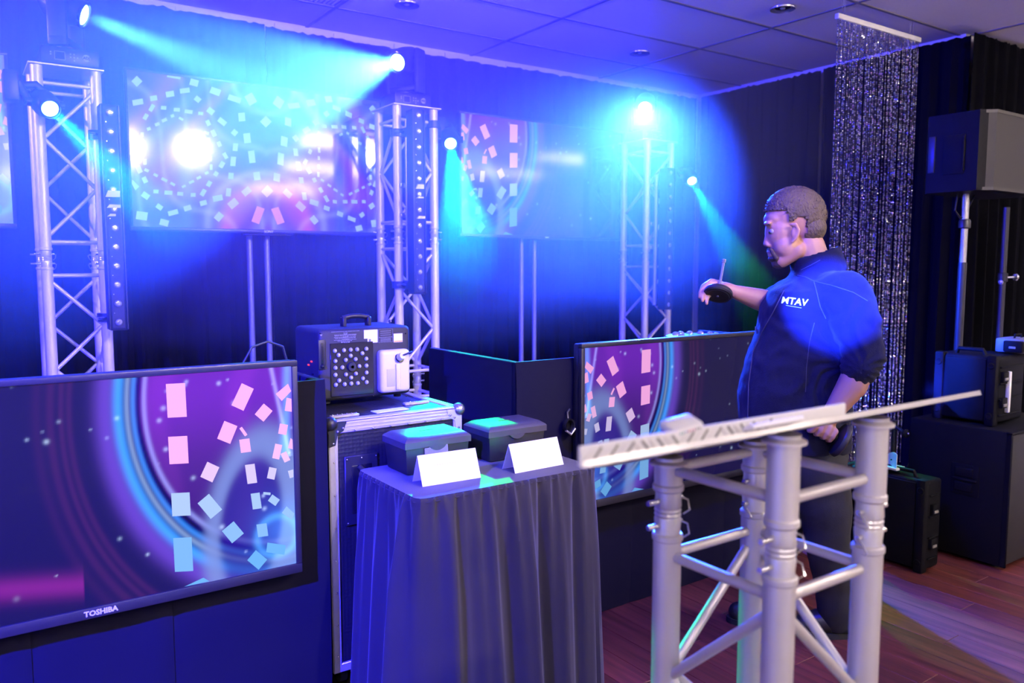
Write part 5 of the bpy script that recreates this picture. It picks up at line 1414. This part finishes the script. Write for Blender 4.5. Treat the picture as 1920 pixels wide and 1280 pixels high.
for _ in range(1500):                                                 # short tufts
    d = Vector((rr.gauss(0, 1), rr.gauss(0, 1), rr.gauss(0, 1))).normalized()
    if not hair_ok(d) or d.z < -.1: continue
    p0 = hc + AX3 @ Vector((d.x * .110, d.y * .081, d.z * .101))
    dr = (AX3 @ Vector((d.x * 1.0 - .55, d.y, d.z + .1))).normalized(); x_, y_, z_ = frame(dr); L_ = rr.uniform(.007, .014); w_ = .0024
    hm.add([p0 + x_ * w_, p0 - x_ * w_ * .5 + y_ * w_, p0 - x_ * w_ * .5 - y_ * w_, p0 + dr * L_], [[0, 1, 3], [1, 2, 3], [2, 0, 3], [0, 2, 1]])
build(hm, 'hair', M_HAIR, person, fixn=False)
# goatee
g_ = MB(); ell(g_, mp(1462, 493), (.030, .031, .022)); ell(g_, mp(1450, 485), (.020, .027, .011)); ell(g_, mp(1445, 467), (.013, .028, .005)); chain(g_, [mp(1446, 468, -.026), mp(1456, 484, -.028)], [.007, .010])
gm = remesh(g_, .004, 3, lambda p, n: .0012 * mnoise.noise(p * 160), B0); o = link('goatee', gm, M_BEARD, person); WL[o.name] = B0.copy()

# ---- jacket
j = MB()
sec = [(500, 1532, .075, .075), (522, 1532, .105, .12), (545, 1530, .165, .185), (575, 1526, .190, .19), (620, 1521, .196, .185), (680, 1503, .205, .185), (740, 1489, .205, .185), (790, 1488, .197, .180), (822, 1494, .188, .172), (838, 1496, .182, .168)]
ns_ = 32; vs = []; fs = []
for (y, x, hw, hd) in sec:
    c = mp(x, y)
    for i in range(ns_):
        a = 2 * PI * i / ns_; ca, sa = math.cos(a), math.sin(a); pw = .86
        vs.append(c + RIGHT * hw * math.copysign(abs(ca) ** pw, ca) + AWAY * hd * math.copysign(abs(sa) ** pw, sa))
for k in range(len(sec) - 1): fs += [[k * ns_ + i, k * ns_ + (i + 1) % ns_, (k + 1) * ns_ + (i + 1) % ns_, (k + 1) * ns_ + i] for i in range(ns_)]
fs += [list(range(ns_)), [(len(sec) - 1) * ns_ + i for i in range(ns_)]]
j.add(vs, fs)
chain(j, [mp(1552, 556, -.08), mp(1586, 556, -.17), mp(1606, 610, -.21), mp(1621, 660, -.235), mp(1613, 688, -.245)], [.09, .092, .082, .072, .066], 20)
chain(j, [mp(1510, 556, .10), mp(1478, 562, .19), mp(1452, 570, .145), mp(1446, 568, .13)], [.09, .085, .066, .060], 20)
cdir = (mp(1521, 458, 0) - mp(1541, 522, 0)).normalized(); co = mp(1540, 521)
j.lathe([(.078, 0), (.098, 0), (.094, .06), (.092, .095), (.080, .097), (.074, .06), (.078, 0)], co, cdir, 32)


def folds(p, n):
    # creases gathering into the elbow, across the back of the sleeve and over the belly
    e0 = mp(1600, 690, -.25); d = (p - e0).length
    v = .0035 * mnoise.noise(p * 14) + .002 * mnoise.noise(p * 33)
    if d < .42:
        q = p - e0; a = math.atan2(q.z, q.dot(RIGHT)); v += .0095 * (1 - d / .42) * math.sin(a * 12 + 9 * mnoise.noise(p * 9)) * min(1, d / .16)
    return v


jm = remesh(j, .0075, 5, folds, B0)
jacket = link('jacket', jm, M_FLEECE, person); WL[jacket.name] = B0.copy()
bvh = BVHTree.FromPolygons([v.co + B0 for v in jm.vertices], [list(p.vertices) for p in jm.polygons])
cam_o = Vector((0, 0, CAMZ))
def on_jacket(x, y, off=.002):
    d = (at(x, y, D=1.0) - cam_o).normalized(); h = bvh.ray_cast(cam_o, d)
    return None if h[0] is None else h[0] + h[1] * off


def seam(pts, r, nm, m, n=10):
    out = []
    for (p, q) in zip(pts[:-1], pts[1:]):
        for k in range(n):
            h = on_jacket(p[0] + (q[0] - p[0]) * k / n, p[1] + (q[1] - p[1]) * k / n, r * .4)
            if h is not None and (not out or (h - out[-1]).length < .06): out.append(h)
    if len(out) > 2: build(MB().path(out, r, 6), nm, m, jacket)


seam([(1495, 516), (1510, 519), (1526, 527), (1560, 535), (1600, 548), (1630, 566)], .0016, 'seam', M_PIPE)
seam([(1526, 527), (1532, 550), (1538, 575), (1550, 600)], .0016, 'seam', M_PIPE)
seam([(1502, 506), (1520, 497), (1540, 486)], .0014, 'seam', M_PIPE)
seam([(1470, 545), (1450, 585), (1430, 620), (1412, 660), (1404, 720), (1402, 790)], .0022, 'zip', M_STEEL if False else M_PIPE)
seam([(1527, 605), (1518, 640), (1512, 690), (1510, 740)], .0014, 'seam', M_PIPE)
hp = on_jacket(1419, 616, .004)
if hp is not None: build(MB().box(hp, (.005, .004, .016), .001), 'zip_puller', M_STEEL, jacket)
# chest lettering wrapped onto the cloth
def chest(s, px, py, hpx, nm, m, bold=0):
    tm = text_mb(s, 1.0, (0, 0, 0), (1, 0, 0), (0, 1, 0), 0, bold=bold, shear=.25); mb = MB(); vs_ = []; ok = True
    for v in tm.v:
        h = on_jacket(px + v.x * hpx, py - v.y * hpx + v.x * hpx * .10, .0040)
        if h is None: ok = False; break
        vs_.append(h)
    if ok: build(mb.add(vs_, tm.f), nm, m, jacket, smooth=False, fixn=False)
chest('MTAV', 1489, 566, 18, 'chest_lettering', M_WHITE, .02)
ul = [on_jacket(1474 + k * 2.6, 572.5 + k * .45, .002) for k in range(12)]
if all(p is not None for p in ul): build(MB().path(ul, .0008, 4), 'chest_underline', M_PRINT, jacket)

# ---- trousers, shoes
tm = MB(); ell(tm, mp(1501, 850), (.172, .15, .12))
chain(tm, [mp(1527, 870, -.06), mp(1548, 950, -.05), kn_l, (kn_l + foot_l) / 2 + Vector((0, 0, .05)), foot_l + Vector((.0, 0, .075))], [.115, .095, .078, .070, .066], 20)
chain(tm, [mp(1483, 870, .07), mp(1468, 950, .09), kn_r, (kn_r + foot_r) / 2 + Vector((0, 0, .05)), foot_r + Vector((.0, 0, .075))], [.112, .092, .076, .068, .064], 20)
o = link('trousers', remesh(tm, .009, 5, lambda p, n: .004 * mnoise.noise(p * 12) + .003 * mnoise.noise(Vector((p.x * 8, p.y * 8, p.z * 26))), B0), M_TROU, person); WL[o.name] = B0.copy()
for f0, t0 in ((foot_l, toe_l), (foot_r, toe_r)):
    sh = MB(); dd = (t0 - f0).normalized(); heel = f0 - dd * .05
    chain(sh, [heel + Vector((0, 0, .058)), f0 + Vector((0, 0, .062)), (f0 + t0) / 2 + Vector((0, 0, .056)), t0 + Vector((0, 0, .044))], [.045, .050, .047, .040], 18)
    cap(sh, f0 + Vector((0, 0, .06)), .05, f0 + Vector((0, 0, .10)), .052)
    so = link('shoe', remesh(sh, .006, 4, None, B0), M_SHOE, person); WL[so.name] = B0.copy()
    sl = MB(); sd = dd.cross(Vector((0, 0, 1))); pts = []
    for k in range(24):
        a = 2 * PI * k / 24; u = math.cos(a); v = math.sin(a); L_ = (t0 - heel).length
        pts.append((L_ / 2 + u * (L_ / 2 + .047), v * (.046 + .005 * u)))
    build(sl.prism(pts, heel + Vector((0, 0, .001 - heel.z)), dd, sd, (0, 0, 1), .022), 'sole', M_RUBBER, so)

# ---- the stand bases in the hands
def stand_base(c, axis, R, rod, rodr, label, tip):
    t = thing('table_stand', c, label, 'microphone stand', 'round stand bases held in the hands'); ax = Vector(axis).normalized()
    build(MB().lathe([(.0001, -.004), (R * .9, -.004), (R, .002), (R, .012), (R * .93, .018), (R * .55, .022), (.014, .024), (.012, .028), (.0001, .028)], c, ax, 40), 'base', M_BLACKP, t)
    build(MB().lathe([(R * .72, -.0055), (R * .78, -.007), (R * .84, -.0055)], c, ax, 36), 'rubber_ring', M_RUBBER, t)
    build(MB().lathe([(.0001, -.007), (.005, -.0065), (.006, -.004)], c, ax, 14), 'screw', M_STEEL, t)
    build(MB().tube(c + ax * .026, c + ax * rod, rodr, 14), 'rod', M_STEEL, t)
    if tip: build(MB().lathe([(rodr, 0), (rodr * 1.5, .001), (rodr * 1.5, .005), (rodr * 1.15, .0065), (rodr * 1.55, .008), (rodr * 1.55, .015), (rodr * .9, .018), (.0001, .019)], c + ax * rod, ax, 16), 'threaded_tip', M_STEEL, t)


stand_base(dc, dn, .054, .150, .0052, 'black round stand base with steel rod in the raised hand', True)
ax2 = (ra - rb_).normalized()
stand_base(mp(1580, 827, -.215), (ax2 + n1 * -.12).normalized(), .062, .150, .0065, 'black round stand base in the lowered hand behind the lectern', True)

# ================================================================== HAZE
hz = bpy.data.materials.new('stage_haze'); hz.use_nodes = True
N = hz.node_tree.nodes; L = hz.node_tree.links; N.remove(N['Principled BSDF'])
vsn = N.new('ShaderNodeVolumeScatter'); vsn.inputs['Color'].default_value = (.9, .92, 1, 1)
vsn.inputs['Density'].default_value = HAZE_DENSITY; vsn.inputs['Anisotropy'].default_value = .2
L.new(vsn.outputs[0], N['Material Output'].inputs['Volume'])
# the haze is thick under the ceiling and thins out in drifts towards the floor
gp = N.new('ShaderNodeNewGeometry'); sx = N.new('ShaderNodeSeparateXYZ'); L.new(gp.outputs['Position'], sx.inputs[0])
mp_ = N.new('ShaderNodeMapping'); mp_.inputs['Scale'].default_value = (.8, .8, 2.4); L.new(gp.outputs['Position'], mp_.inputs[0])
nz_ = N.new('ShaderNodeTexNoise'); nz_.inputs['Scale'].default_value = 1.2; nz_.inputs['Detail'].default_value = 3; L.new(mp_.outputs[0], nz_.inputs['Vector'])
zz = N.new('ShaderNodeMath'); zz.operation = 'MULTIPLY_ADD'; zz.inputs[1].default_value = .9; L.new(nz_.outputs['Fac'], zz.inputs[0]); L.new(sx.outputs['Z'], zz.inputs[2])
mr_ = N.new('ShaderNodeMapRange'); mr_.interpolation_type = 'SMOOTHSTEP'
mr_.inputs['From Min'].default_value = 1.25; mr_.inputs['From Max'].default_value = 2.35
mr_.inputs['To Min'].default_value = 0.0; mr_.inputs['To Max'].default_value = HAZE_DENSITY; L.new(zz.outputs[0], mr_.inputs['Value'])
L.new(mr_.outputs[0], vsn.inputs['Density'])
hb = build(MB().span(-2.6, 5.2, 3.12, 4.93, .75, 2.86), 'haze', hz, smooth=False)
tag(hb, 'thin stage haze hanging in the light beams round the towers', 'haze', kind='stuff')
